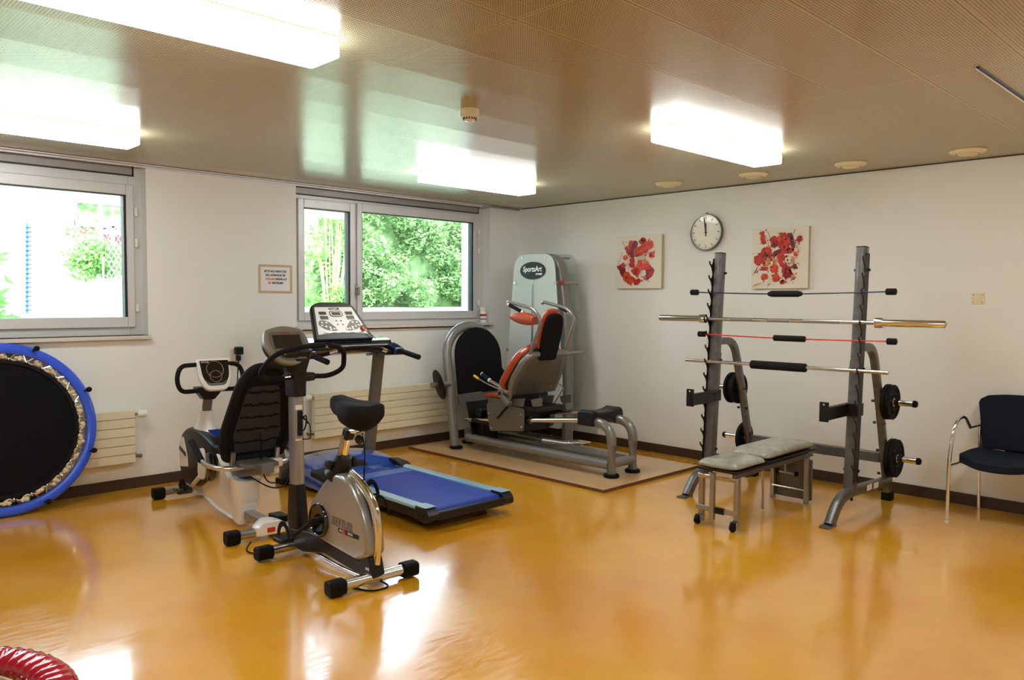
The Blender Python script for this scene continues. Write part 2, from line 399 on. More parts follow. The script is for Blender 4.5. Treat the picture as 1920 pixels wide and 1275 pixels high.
# shadow gap and metal edge where the ceiling meets the walls
struct('trim_1', MB().lohi((XL, -.045, H-.012), (-.5, -.004, H-.003)).lohi((XL, -.012, H-.028), (-.5, -.001, H-.014)), 'aluminium', bevel=.001)
struct('trim_2', MB().lohi((-.004, YB, H-.008), (0, -.05, H)), 'gasket')
struct('trim_3', MB().lohi((-.60, -.04, H-.022), (-.02, -.006, H-.004)), 'aluminium_dark')
struct('trim_4', MB().lohi((-2.6, -5.588, H-.006), (-.02, -5.574, H-.0005)), 'gasket')
struct('trim_5', MB().lohi((-2.6, -5.574, H-.008), (-.02, -5.566, H-.0005)), 'aluminium')

def window(idx, x0, x1, sashes, box):
    y0, y1 = .115, .18
    fr = MB(); ft = .12
    zt = H
    fr.lohi((x0, y0, ZS), (x0+ft, y1, zt)); fr.lohi((x1-ft, y0, ZS), (x1, y1, zt)); fr.lohi((x0+ft, y0, ZS), (x1-ft, y1, ZS+.10))
    fr.lohi((x0+ft, y0, 2.452), (x1-ft, y1, zt)); fr.lohi((sashes[0][1]+.02, y0, ZS+.1), (sashes[1][0]-.02, y1, 2.452))
    w = fr.build('window_%d' % idx, 'aluminium', None, bevel=.003); w['kind'] = 'structure'
    MB().lohi((x0+.055, y0-.010, 2.552), (x1-.090, y0+.01, 2.622)).build('shutter_cover', 'aluminium_dark', w, bevel=.002)
    g = MB(); g.lohi((x0+.045, y0-.006, 2.540), (x1-.075, y0+.02, 2.551)); g.lohi((x1-.089, y0-.006, 2.540), (x1-.075, y0+.02, 2.622)); g.build('gasket', 'gasket', w)
    for (a, b, zl, zh) in sashes:
        sa, sb, s0, s1 = a-.062, b+.058, zl-.085, zh+.085
        sf = MB(); yy0, yy1 = y0-.022, y0+.035
        sf.prism([(sa, yy0, s0), (sb, yy0, s0), (b, yy0, zl), (a, yy0, zl)], -.05, False) if False else None
        sf.lohi((sa, yy0, s0), (a, yy1, s1)); sf.lohi((b, yy0, s0), (sb, yy1, s1)); sf.lohi((a, yy0, s0), (b, yy1, zl)); sf.lohi((a, yy0, zh), (b, yy1, s1))
        q = sf.build('sash', 'aluminium', w, bevel=.005)
        gk = MB(); t = .012
        gk.lohi((a, yy0+.008, zl), (a+t*.5, yy1, zh)); gk.lohi((b-t*1.6, yy0+.008, zl), (b, yy1+.02, zh)); gk.lohi((a, yy0+.008, zh-t*.7), (b, yy1, zh))
        gk.build('gasket', 'gasket', q)
        MB().lohi((a, y0+.02, zl), (b, y0+.026, zh)).build('glass_pane', 'pane_glass', q)
    return w
zl, zh = 1.41, 2.422
w1 = window(1, W1L+.02, W1R+.02, [(-6.90, -6.32, 1.395, 2.385), (-6.16, -4.408, 1.395, 2.385)], 0)
w2 = window(2, W2L-.005, W2R, [(-2.800, -2.285, zl+.015, zh), (-2.142, -.634, zl+.015, zh+.012)], 0)
for w, xs, zs in ((w1, -4.335, (2.25, 2.00, 1.47)), (w2, -.555, (2.33, 2.11, 1.52))):
    for z in zs:
        MB().cyl((xs, .085, z-.033), (xs, .085, z+.033), .009, n=10).lohi((xs-.012, .088, z-.03), (xs+.012, .1, z+.03)).build('hinge', 'white_plastic', w)
h = MB().lohi((-2.232, .083, 1.60), (-2.200, .094, 1.70)); h.build('handle_plate', 'steel_grey', w2, bevel=.003)
MB().cyl((-2.216, .09, 1.665), (-2.216, .05, 1.665), .011).lohi((-2.226, .04, 1.59), (-2.206, .054, 1.675)).build('handle', 'steel_grey', w2, bevel=.003)
struct('trim_6', MB().lohi((W1L-.03, -.045, ZS-.030), (W1R+.012, .12, ZS)), 'sill_stone', bevel=.003)
struct('trim_7', MB().lohi((W2L-.02, -.045, ZS+.015), (W2R+.02, .12, ZS+.045)), 'sill_stone', bevel=.003)

# ---------------------------------------------------------------- ceiling fittings
def lamp(x0, x1, yc, label):
    t = thing('fluorescent_lamp', label, 'ceiling lamp', ((x0+x1)/2, yc, H), group='ceiling tube lamps')
    zb = H-.092
    MB().lohi((x0+.01, yc-.10, H-.02), (x1-.01, yc+.10, H-.0005)).build('base_tray', 'white_plastic', t, bevel=.003)
    MB().lohi((x0, yc-.112, zb), (x1, yc+.112, H-.018)).build('diffuser', 'lamp_glow', t, bevel=.012, seg=3)
    return t
lamp(-6.24, -4.89, -3.745, 'long white ceiling lamp, nearest and largest of the four')
lamp(-6.15, -4.79, -1.21, 'white ceiling lamp near the left window, partly out of view')
lamp(-2.56, -1.34, -1.46, 'white ceiling lamp in front of the window with the green hedge')
lamp(-2.58, -1.285, -3.86, 'white ceiling lamp near the right wall, above the clock')

lamp(-2.56, -1.30, -6.22, 'white ceiling lamp outside the picture, above and to the right of the chair')
lamp(-6.20, -4.86, -6.22, 'white ceiling lamp outside the picture, above the viewer')
t = thing('smoke_detector', 'round cream smoke detector in the middle of the ceiling', 'smoke detector', (-3.69, -3.30, H))
MB().lathe((-3.69, -3.30, H-.001), (0, 0, -1), [(.052, 0), (.053, .008), (.053, .040), (.048, .044)]).build('base', 'cream_plastic', t)
MB().lathe((-3.69, -3.30, H-.043), (0, 0, -1), [(.040, 0), (.036, .014), (.028, .024), (.012, .028), (.004, .028)]).build('sensor_cap', 'white_plastic', t)
g = MB()
for k in range(16):
    a = 2*PI*k/16; d = Vector((math.cos(a), math.sin(a), 0)); c = Vector((-3.69, -3.30, H-.055))+d*.0375
    g.box(c, (.004, .006, .014), rz=a)
g.build('air_slot', 'gasket', t)
vent0 = None
for x, y, lb in ((-.555, -2.50, 'round cream ceiling vent, farthest to the left near the corner'), (-.50, -3.318, 'round cream ceiling vent above the clock, right of the lamp end'),
              (-.457, -4.12, 'round cream ceiling vent above the right-hand red painting'), (-.414, -4.93, 'round cream ceiling vent, rightmost in the row')):
    if vent0 is None:
        vent0 = thing('ceiling_vent', lb, 'vent', (x, y, H), group='round vents along the ceiling')
        MB().lathe((x, y, H-.0005), (0, 0, -1), [(.118, 0), (.122, .006), (.108, .020), (.080, .028), (.078, .020)]).build('rim', 'cream_plastic', vent0)
        MB().lathe((x, y, H-.016), (0, 0, -1), [(.078, 0), (.078, .006)]).build('gap_ring', 'cream_shade', vent0)
        MB().lathe((x, y, H-.018), (0, 0, -1), [(.066, 0), (.067, .010), (.060, .016), (.01, .019)]).build('valve_disc', 'cream_plastic', vent0)
        vx, vy = x, y
    else: dup(vent0, (x-vx, y-vy, 0), lb)

# ---------------------------------------------------------------- radiators
def radiator(x0, x1, z0, z1, label, valve_left, n=6):
    t = thing('radiator', label, 'radiator', ((x0+x1)/2, 0, z0))
    y1, y0 = -.035, -.10
    p = MB(); hh = (z1-z0)/n
    for i in range(n):
        p.lohi((x0, y0, z0+i*hh+.0028), (x1, y1, z0+(i+1)*hh-.0028))
    p.lohi((x0+.006, y0+.012, z0+.004), (x1-.006, y1+.004, z1-.004))
    p.build('panel', 'radiator_cream', t, bevel=.003)
    br = MB()
    for xx in (x0+.2, x1-.2): br.lohi((xx-.02, y1, z0+.08), (xx+.02, -.001, z1-.08))
    br.build('bracket', 'radiator_cream', t)
    xv = x0 if valve_left else x1; s = -1 if valve_left else 1
    v = MB(); zv = z1-.042
    v.cyl((xv-s*.004, -.065, zv), (xv+s*.035, -.065, zv), .011); v.build('valve', 'steel_grey', t)
    MB().lathe((xv+s*.030, -.065, zv), (s, -.25, 0), [(.021, 0), (.030, .006), (.031, .048), (.026, .070), (.010, .074)]).build('thermostat_head', 'white_plastic', t)
    q = MB(); zq = z0+.045; q.cyl((xv-s*.004, -.065, zq), (xv+s*.045, -.065, zq), .012); q.cyl((xv+s*.033, -.065, zq), (xv+s*.033, -.002, zq), .010); q.ball((xv+s*.047, -.065, zq), .016)
    q.build('pipe_elbow', 'panel_grey', t)
    return t
radiator(-6.4, -4.435, .228, .657, 'cream panel radiator partly hidden behind the blue trampoline', False)
radiator(-2.808, -1.02, .222, .657, 'cream panel radiator under the hedge window, behind the treadmill', True)

# ---------------------------------------------------------------- wall items
t = thing('wall_notice', 'paper notice taped to the wall left of the hedge window', 'sign', (-3.15, 0, 1.61))
MB().lohi((-3.305, -.0015, 1.613), (-2.995, -.0004, 1.849)).build('paper', 'paper', t)
tp = MB(); x0, x1, z0, z1 = -3.318, -2.982, 1.600, 1.862
tp.lohi((x0, -.0026, z0), (x1, -.0016, z0+.022)); tp.lohi((x0, -.0026, z1-.022), (x1, -.0016, z1)); tp.lohi((x0, -.0030, z0), (x0+.022, -.0016, z1)); tp.lohi((x1-.022, -.0030, z0), (x1, -.0016, z1))
tp.build('tape', 'tape', t)
yt = -.0018
text('BITTE NACH BENUTZEN', .0270, (-3.150, yt, 1.800), (1, 0, 0), (0, 0, 1), 'ink', t, xs=.74, outline=.0006)
text('DES LAUFBANDES DIE', .0270, (-3.150, yt, 1.765), (1, 0, 0), (0, 0, 1), 'ink', t, xs=.74, outline=.0006)
text('STEIGUNG', .0270, (-3.250, yt, 1.730), (1, 0, 0), (0, 0, 1), 'ink_red', t, align='LEFT', xs=.74, outline=.0006)
text('WIEDER AUF', .0270, (-3.152, yt, 1.730), (1, 0, 0), (0, 0, 1), 'ink', t, align='LEFT', xs=.74, outline=.0006)
text('0%', .0270, (-3.222, yt, 1.695), (1, 0, 0), (0, 0, 1), 'ink_red', t, align='LEFT', xs=.74, outline=.0006)
text('EINSTELLEN!', .0270, (-3.186, yt, 1.695), (1, 0, 0), (0, 0, 1), 'ink', t, align='LEFT', xs=.74, outline=.0006)

t = thing('wall_socket', 'white wall socket plate behind the recumbent bike', 'socket', (-3.56, 0, 1.03))
MB().lohi((-3.60, -.012, .975), (-3.52, -.0004, 1.11)).build('plate', 'white_plastic', t, bevel=.004)
MB().lohi((-3.59, -.0135, .985), (-3.53, -.0118, 1.04)).build('outlet_face', 'cream_plastic', t, bevel=.002)
t = thing('power_plug', 'black power plug adapter in the wall socket, its cable hanging down', 'plug', (-3.53, -.012, 1.07))
MB().lohi((-3.565, -.070, 1.055), (-3.495, -.0125, 1.125)).build('adapter', 'black_plastic', t, bevel=.012, seg=3)
MB().lohi((-3.550, -.055, 1.00), (-3.513, -.0125, 1.05)).build('connector', 'black_plastic', t, bevel=.008)
MB().tube(fillet([(-3.53, -.035, 1.0), (-3.545, -.04, .85), (-3.56, -.05, .5), (-3.60, -.10, .08), (-3.75, -.35, .008), (-3.9, -.9, .008)], .2), .005, 8).build('cable', 'black_rubber', t)

t = thing('pill_bottle', 'small white bottle with red and white label on the windowsill', 'bottle', (-.565, .0, ZS+.045))
MB().lathe((-.565, .0, ZS+.0455), (0, 0, 1), [(.034, 0), (.038, .004), (.038, .122), (.030, .134)]).build('body', 'white_plastic', t)
MB().lathe((-.565, .0, ZS+.178), (0, 0, 1), [(.034, 0), (.036, .003), (.036, .038), (.032, .043)]).build('cap', 'white_plastic', t)
MB().lathe((-.565, .0, ZS+.120), (0, 0, 1), [(.0384, 0), (.0387, .001), (.0387, .024), (.0384, .025)]).build('label_band', 'red_plastic', t)
MB().lathe((-.565, .0, ZS+.082), (0, 0, 1), [(.0384, 0), (.0386, .001), (.0386, .009), (.0384, .010)]).build('blue_print', 'navy_rod', t)

t = thing('wall_clock', 'round wall clock with cream face and dark rim', 'clock', (0, -2.575, 2.21))
cy, cz, cr = -2.575, 2.209, .176
MB().lathe((-.0005, cy, cz), (-1, 0, 0), [(cr-.004, 0), (cr, .006), (cr, .036), (cr-.005, .043), (cr-.014, .043), (cr-.016, .034), (cr-.016, .001)], n=56, closed=True).build('rim', 'clock_rim', t)
MB().lathe((-.002, cy, cz), (-1, 0, 0), [(cr-.013, 0), (cr-.013, .030)], n=56).build('face', 'clock_face', t)
tk = MB()
for k in range(60):
    a = 2*PI*k/60; L_, w_ = (.030, .0060) if k % 5 == 0 else (.009, .0018)
    r_ = cr-.024-L_/2; d = Vector((0, -math.sin(a), math.cos(a)))
    ax = Matrix((Vector((1, 0, 0)), d.cross(Vector((1, 0, 0))), d)).transposed()
    tk.box(Vector((-.0328, cy, cz))+d*r_, (.0012, w_, L_), ax=ax)
tk.build('hour_marks', 'ink', t)
for nm, a, L_, w_, dx in (('hour_hand', -.02, .088, .010, .036), ('minute_hand', -.14, .145, .008, .0385)):
    d = Vector((0, -math.sin(a), math.cos(a))); ax = Matrix((Vector((1, 0, 0)), d.cross(Vector((1, 0, 0))), d)).transposed()
    MB().box(Vector((-dx, cy, cz))+d*(L_/2-.018), (.0015, w_, L_+.036), ax=ax).build(nm, 'ink', t)
MB().cyl((-.030, cy, cz), (-.041, cy, cz), .009).build('hub', 'ink', t)
MB().cyl((-.02, cy, cz+cr-.002), (-.02, cy, cz+cr+.016), .008).build('hanger', 'clock_rim', t)

def painting(y0, y1, z0, z1, strokes, label, umin, umax, vmin, vmax, seed):
    t = thing('canvas_painting', label, 'painting', (0, (y0+y1)/2, z0), group=None)
    dpt = .035
    c = MB().lohi((-dpt, y1, z0), (-.0005, y0, z1)); c.build('canvas', 'canvas_cloth', t, bevel=.003)
    MB().lohi((-dpt+.002, y1-.0012, z0+.002), (-.001, y1+.002, z1-.002)).build('canvas_edge', 'canvas_side', t)
    r = random.Random(seed); lay = 0
    grp = {}
    for (pts, wd, m) in strokes:
        lay += 1; xo = -dpt-.0006-.00025*lay
        P_ = [Vector((y0+(y1-y0)*(u-umin)/(umax-umin), z1-(z1-z0)*(v-vmin)/(vmax-vmin))) for u, v in pts]
        W_ = wd/(umax-umin)*(y0-y1)*(1.5 if wd > 25 else 1.0)
        if len(P_) == 1: P_ = [P_[0]+Vector((-W_*.35, 0)), P_[0]+Vector((W_*.35, 0))]
        # resample and roughen the edge
        Q = []
        for i in range(len(P_)-1):
            n = max(2, int((P_[i+1]-P_[i]).length/.010))
            for k in range(n): Q.append(P_[i].lerp(P_[i+1], k/n))
        Q.append(P_[-1]); n = len(Q); lft = []; rgt = []
        for i, q in enumerate(Q):
            a = Q[max(i-1, 0)]; b = Q[min(i+1, n-1)]; d = (b-a).normalized(); nn = Vector((-d.y, d.x))
            e = min(1, (min(i, n-1-i)+.6)/max(1.5, W_/.020))**.3
            e *= 1 if wd > 25 else .8
            lft.append(q+nn*W_*.5*e*r.uniform(.72, 1.22)); rgt.append(q-nn*W_*.5*e*r.uniform(.72, 1.22))
        mb = grp.setdefault(m, MB()); vs = []; fs = []
        for i in range(n):
            vs += [(xo, lft[i].x, lft[i].y), (xo, rgt[i].x, rgt[i].y), (xo+.0004, lft[i].x, lft[i].y), (xo+.0004, rgt[i].x, rgt[i].y)]
        for i in range(n-1):
            a, b = 4*i, 4*i+4; fs += [(a, a+1, b+1, b), (a, b, b+2, a+2), (a+1, a+3, b+3, b+1)]
        mb.add(vs, fs)
        # splashes around
        if wd > 45:
            for _ in range(6):
                q = Q[r.randrange(n)]+Vector((r.uniform(-1, 1), r.uniform(-1, 1)))*W_*.8; s_ = r.uniform(.002, .007); an = r.uniform(0, 6)
                mb.add([(xo, q.x+s_*math.cos(an+k*PI/3)*(1+.6*(k % 2)), q.y+1.6*s_*math.sin(an+k*PI/3)) for k in range(6)], [tuple(range(6))])
    nm = {'paint_red': 'red_paint', 'paint_bright': 'bright_paint', 'paint_dark': 'dark_paint', 'paint_orange': 'orange_paint', 'ink': 'line_paint', 'canvas_cloth': 'white_paint'}
    for mb in grp.values():
        for v in mb.v: v.y = min(max(v.y, y1+.008), y0-.008); v.z = min(max(v.z, z0+.008), z1-.008)
    for m, mb in grp.items(): mb.build(nm[m], m, t, angle=80)
    return t
R_, B_, D_, O_, K_, C_ = 'paint_red', 'paint_bright', 'paint_dark', 'paint_orange', 'ink', 'canvas_cloth'
s1 = [([(310,320),(340,400),(380,500)],70,O_), ([(290,340),(330,420),(360,520)],34,R_), ([(390,220),(400,400),(370,500)],62,R_), ([(500,240),(450,360),(420,470)],78,D_),
 ([(470,500),(560,420),(700,350),(830,310)],98,B_), ([(480,450),(600,360),(780,300)],30,R_), ([(480,530),(600,490),(720,430)],36,R_), ([(560,280),(620,230),(690,250)],62,R_),
 ([(430,480),(430,560)],70,D_), ([(430,560),(420,660),(430,760)],72,R_), ([(400,600),(395,740)],20,D_), ([(270,510),(300,600)],58,B_), ([(275,520),(290,570)],26,O_),
 ([(185,690),(220,800),(260,910)],90,D_), ([(230,660),(260,760)],70,R_), ([(250,900),(330,950),(440,1050)],120,B_), ([(290,950),(330,960)],30,D_), ([(440,780),(480,850),(560,890)],140,R_),
 ([(460,1070),(560,1020),(580,990)],60,R_), ([(530,670),(640,720),(760,760)],115,B_), ([(620,650),(700,640)],40,O_), ([(740,740),(790,830),(760,890),(650,970)],80,R_), ([(720,860)],70,D_),
 ([(800,520)],88,B_), ([(840,450),(850,480)],34,R_), ([(800,525)],30,D_), ([(600,850),(660,880),(680,920)],72,C_), ([(380,820),(430,900),(520,970)],26,C_), ([(270,680),(330,690)],12,C_), ([(280,730),(340,735)],12,C_), ([(285,780),(345,780)],12,C_), ([(300,830),(350,830)],14,C_),
 ([(230,210),(260,300),(290,420)],7,K_), ([(235,420),(190,580),(125,760)],5,K_), ([(520,610),(600,520),(650,480)],9,O_), ([(560,610),(640,520)],6,K_), ([(620,630),(660,540),(720,470)],9,K_), ([(680,580),(760,440)],10,O_),
 ([(700,1000),(780,1045)],7,D_), ([(700,970),(820,915)],8,K_), ([(730,232),(770,236)],14,D_), ([(500,690),(480,640),(560,620),(700,600)],8,O_), ([(350,520),(370,700),(350,860)],9,O_), ([(310,250)],20,D_), ([(640,185)],14,D_)]
s2 = [([(270,215),(340,200)],60,R_), ([(290,240),(330,340),(350,390)],62,R_), ([(350,220),(400,320),(430,400)],10,D_), ([(330,260),(390,400)],14,R_), ([(400,430),(430,500),(400,560)],100,B_), ([(400,440),(440,430)],34,O_),
 ([(470,500),(360,560),(260,650),(190,740)],118,R_), ([(340,580),(390,570)],56,D_), ([(480,270),(540,360),(600,420)],110,R_), ([(560,300),(680,410),(780,540)],120,R_), ([(600,260),(660,340)],60,B_), ([(500,400),(560,420)],80,D_),
 ([(660,520),(560,560),(470,630),(380,700)],56,D_), ([(350,690),(350,760)],62,R_), ([(360,790),(360,860)],120,R_), ([(350,920),(370,1020)],105,B_), ([(430,640),(400,780)],52,O_), ([(520,660),(540,760)],70,O_), ([(540,760),(545,900)],118,B_), ([(560,920),(580,1060)],95,B_),
 ([(600,600),(620,720)],40,B_), ([(650,560),(690,700),(720,820)],92,R_), ([(720,600),(740,720)],60,R_), ([(690,930),(760,900),(830,930),(860,900)],150,R_), ([(720,940),(820,945)],70,D_), ([(640,200),(660,260),(740,230)],46,R_), ([(740,230),(760,330),(780,440)],46,R_),
 ([(800,220),(840,320),(870,480)],52,D_), ([(760,540),(880,500)],60,R_), ([(960,290),(1000,370)],66,R_), ([(950,300),(980,260)],14,D_), ([(880,590),(950,580)],52,B_), ([(900,470),(950,460),(960,540),(930,590)],16,O_), ([(905,800)],60,D_),
 ([(650,1080),(700,1060),(720,1030)],50,R_), ([(860,1000),(900,960)],50,O_), ([(880,640),(860,760)],34,O_), ([(490,700),(500,760)],30,C_), ([(620,760),(640,960)],14,C_), ([(600,640),(610,740)],12,C_), ([(760,640),(800,740)],70,C_), ([(760,720),(820,750)],7,D_), ([(780,660),(810,700)],7,R_),
 ([(410,160),(450,260),(500,400)],10,D_), ([(245,790),(180,900)],22,R_), ([(320,800),(220,880),(130,945)],7,K_), ([(900,150),(880,220)],12,K_), ([(160,1130),(280,1090)],18,O_), ([(180,1120),(240,1095)],8,K_), ([(420,1120),(490,1080)],10,D_), ([(430,1145),(470,1100)],8,K_),
 ([(980,400),(900,470)],6,K_), ([(950,740),(985,760)],16,K_), ([(985,775),(990,785)],10,K_), ([(930,945),(940,935)],14,K_), ([(870,1100),(900,1060)],8,O_), ([(830,1050),(880,1030)],14,O_), ([(490,980),(430,1080)],5,K_), ([(700,860),(860,810),(740,780)],8,D_)]
painting(-1.505, -2.072, 1.677, 2.222, s1, 'red abstract canvas left of the clock, beside the leg press tower', 105, 985, 130, 1172, 3)
painting(-3.066, -3.600, 1.667, 2.209, s2, 'red abstract canvas right of the clock, behind the rack bars', 120, 1130, 110, 1180, 5)
t = thing('wall_cover_plate', 'small square cream blanking plate on the right wall', 'wall plate', (0, -4.915, 1.54))
MB().lohi((-.008, -4.962, 1.538), (-.0004, -4.872, 1.624)).build('plate', 'cream_plastic', t, bevel=.003)
sc_ = MB()
for a in (-4.948, -4.886):
    for z in (1.552, 1.610): sc_.cyl((-.007, a, z), (-.0095, a, z), .0035, n=8)
sc_.build('screws', 'ink', t)

# ================================================================ SQUAT RACK AND BARS
t = thing('squat_rack', 'grey steel squat rack standing against the right wall', 'squat rack', (-.80, -3.83, 0))
YLc, YRc = -3.256, -4.407
def up_x(z): return -.90 - (1.94-z)*.0645          # centre line of the leaning uprights (x at height z)
TUBE = rrect(.075, .075, .010, 2)
hook_side = {}
for yc, sgn in ((YLc, 1), (YRc, -1)):
    u = MB(); u.sweep([(up_x(.17), yc, .17), (up_x(1.94), yc, 1.94)], rrect(.068, .075, .010, 2), up=(1, 0, 0)).build('upright', 'gunmetal', t)
    MB().sweep([(up_x(1.94), yc, 1.94), (up_x(1.948), yc, 1.948)], rrect(.070, .077, .010, 2), up=(1, 0, 0)).build('end_cap', 'black_plastic', t, bevel=.002)
    u2 = MB(); u2.sweep([(up_x(.17)+.002, yc, .18), (up_x(1.13)+.002, yc, 1.13)], rrect(.075, .082, .010, 2), up=(1, 0, 0)); u2.build('sleeve', 'gunmetal', t)
    # rear post: arch at the top, sloping down to the wall side
    pa = fillet([(up_x(1.22)+.02, yc, 1.222), (-.665, yc, 1.222), (-.52, yc, .83), (-.285, yc, .045)], [.20, .3], 8)
    MB().sweep(pa, rrect(.060, .052, .010, 2), up=(0, 1, 0)).build('rear_post', 'gunmetal', t)
    MB().lohi((-.325, yc-.036, .001), (-.245, yc+.036, .062)).build('foot_cap', 'black_rubber', t, bevel=.004)
    # base rail and the curved front foot
    bs = fillet([(-.28, yc, .150), (-1.06, yc, .188), (-1.21, yc, .15), (-1.345, yc, .003)], [.22, .18], 8)
    MB().sweep(bs, rrect(.068, .062, .010, 2), up=(0, 1, 0)).build('base_leg', 'steel_grey' if False else 'gunmetal', t)
    fp = MB().lohi((-1.43, yc-.036, .001), (-1.305, yc+.036, .011)); fp.cyl((-1.40, yc, .011), (-1.40, yc, .016), .010); fp.build('foot_plate', 'gunmetal', t, bevel=.002)
    # comb of hooks on the outer side
    yo = yc+sgn*.041; hk = MB(); zs = [1.857-.1137*k for k in range(14)]
    hk.prism([(up_x(.26)-.052, yo, .26), (up_x(.26)+.026, yo, .26), (up_x(1.90)+.026, yo, 1.90), (up_x(1.90)-.040, yo, 1.90)], .006)
    for z in zs:
        x = up_x(z)-.040
        pr = [(.0, -.088), (-.008, -.066), (-.018, -.040), (-.034, -.018), (-.050, -.006), (-.057, .012), (-.053, .022), (-.044, .018), (-.040, .004), (-.030, -.006), (-.014, -.005), (-.002, .010), (.004, .03)]
        hk.prism([(x+a+.0, yo, z+b) for a, b in pr]+[(x+.03, yo, z+.02), (x+.03, yo, z-.062)], .0075)
    hk.build('hook_comb', 'black_plastic', t, bevel=.001)
    bo = MB()
    for z, dx in ((1.78, .0), (1.07, .0), (.34, 0)):
        for s in (1, -1): MB().cyl((up_x(z)+.012, yc+s*.036, z), (up_x(z)+.012, yc+s*.056, z), .011, n=6).build('bolt', 'black_plastic', t)
    for x, z in ((-.515, .80), (-.475, .63), (-.395, .405), (-.36, .22)):
        for s in (1, -1): MB().cyl((x-.02, yc+s*.028, z), (x-.02, yc+s*.046, z), .011, n=6).build('bolt', 'black_plastic', t)
    for x in (-1.13, -.98):
        MB().cyl((x, yc, .15), (x, yc, .115), .011, n=6).build('bolt', 'black_plastic', t)
    # safety arm reaching forward
    ys = yc-sgn*.041; xa = up_x(.78)
    sa = MB(); sa.lohi((xa-.05, yc-.048, .730), (xa+.05, yc+.048, .828)) if False else None
    sa.lohi((xa-.045, yc+.041, .735), (xa+.045, yc+.049, .825)); sa.lohi((xa-.045, yc-.049, .735), (xa+.045, yc-.041, .825)); sa.lohi((xa-.055, yc-.049, .735), (xa-.045, yc+.049, .825))
    sa.lohi((-1.375, ys-.006, .728), (xa-.03, ys+.006, .822)); sa.lohi((-1.375, ys-.020, .812), (xa-.03, ys+.020, .822))
    sa.lohi((-1.385, ys-.032, .725), (-1.372, ys+.032, .862))
    ob = sa.build('safety_arm', 'black_plastic', t, bevel=.003)
    MB().cyl((-1.371, ys, .845), (-1.388, ys, .845), .006, n=10).build('pin_hole', 'white_plastic', ob)
    # storage pegs
    for x, z in ((-.475, .795), (-.360, .350)):
        pg = MB(); pg.cyl((x, yc+sgn*.02, z), (x, yc+sgn*.235, z), .0235); ob = pg.build('storage_peg', 'chrome', t)
        MB().lathe((x, yc+sgn*.232, z), (0, sgn, 0), [(.0262, 0), (.0265, .018), (.02, .028), (.004, .031)]).build('peg_cap', 'black_rubber', ob)
MB().lohi((-.40, YRc+.028, .305), (-.335, YLc-.028, .382)).build('cross_bar', 'gunmetal', t, bevel=.006)
lb = MB()
for x in (-.62, -.745): lb.lohi((x-.045, YRc-.0365, .118+(-.28-x)*.045+.02), (x+.045, YRc-.0345, .118+(-.28-x)*.045+.062))
lb.build('warning_sticker', 'paper', t)

def plate(x, y0, z, r, wdt, label, sgn):
    p = thing('weight_plate', label, 'weight plate', (x, y0, z-r), group='weight plates on the rack pegs')
    prof = [(.026, .2*wdt), (.040, .0), (.048, .0), (.052, .25*wdt), (r-.028, .25*wdt), (r-.022, 0), (r-.004, 0), (r, .12*wdt), (r, .88*wdt), (r-.004, wdt), (r-.022, wdt), (r-.028, .75*wdt), (.052, .75*wdt), (.048, wdt), (.040, wdt), (.026, .8*wdt)]
    MB().lathe((x, y0, z), (0, sgn, 0), prof, n=44, closed=True).build('disc', 'black_rubber', p)
    q = MB()
    for k in range(3):
        a = 2*PI*k/3+.5; d = Vector((math.cos(a), 0, math.sin(a)))
        c = Vector((x, y0+sgn*wdt*.78, z))+d*(r*.56)
        q.lathe(c, (0, sgn, 0), [(r*.19, 0), (r*.21, .003), (r*.17, .006), (r*.14, .001)], n=18, closed=True)
    q.build('grip_ring', 'black_plastic', p)
    MB().lathe((x, y0+sgn*wdt*.1, z), (0, sgn, 0), [(.0245, 0), (.030, 0), (.030, wdt*.85), (.0245, wdt*.85)], n=20, closed=True).build('hub_ring', 'chrome_dull', p)
    return p
gap = .036
plate(-.475, YRc-gap, .795, .135, .032, 'black weight plate on the upper right peg, next to the post', -1)
plate(-.475, YRc-gap-.034, .795, .132, .028, 'black weight plate on the upper right peg, outermost', -1)
plate(-.360, YRc-gap, .350, .150, .034, 'large black weight plate on the lower right peg, next to the post', -1)
plate(-.360, YRc-gap-.036, .350, .146, .022, 'large black weight plate on the lower right peg, outermost', -1)
plate(-.475, YLc+gap, .795, .134, .032, 'black weight plate on the upper left peg, next to the post', 1)
plate(-.475, YLc+gap+.034, .795, .120, .030, 'smaller black weight plate on the upper left peg, in the middle', 1)
plate(-.475, YLc+gap+.066, .795, .134, .028, 'black weight plate on the upper left peg, outermost', 1)
plate(-.360, YLc+gap, .350, .134, .032, 'black weight plate on the lower left peg behind the bench', 1)

def bar(name, label, cat): return thing(name, label, cat, (-1.0, -3.83, 1.4))
def hookx(z): return up_x(z)-.066
# flexible blue rod
t = bar('flexible_bar', 'thin dark blue flexible rod with black grip, topmost on the rack', 'exercise bar'); x = hookx(1.625)
bow = [(x, -3.10+(-4.61+3.10)*k/14, 1.623-.014*math.sin(PI*k/14)) for k in range(15)]
MB().tube(bow, .0050, 10).build('rod', 'navy_rod', t)
for a, b in ((-3.036, -3.105), (-4.609, -4.678)):
    MB().lathe((x, a, 1.623), (0, -1, 0), [(.018, 0), (.023, .004), (.023, .064), (.018, .068)]).build('end_weight', 'black_foam', t)
MB().lathe((x, -3.725, 1.609), (0, -1, 0), [(.009, 0), (.018, .012), (.018, .020), (.024, .030), (.024, .250), (.018, .260), (.018, .268), (.009, .280)]).build('grip', 'black_foam', t)
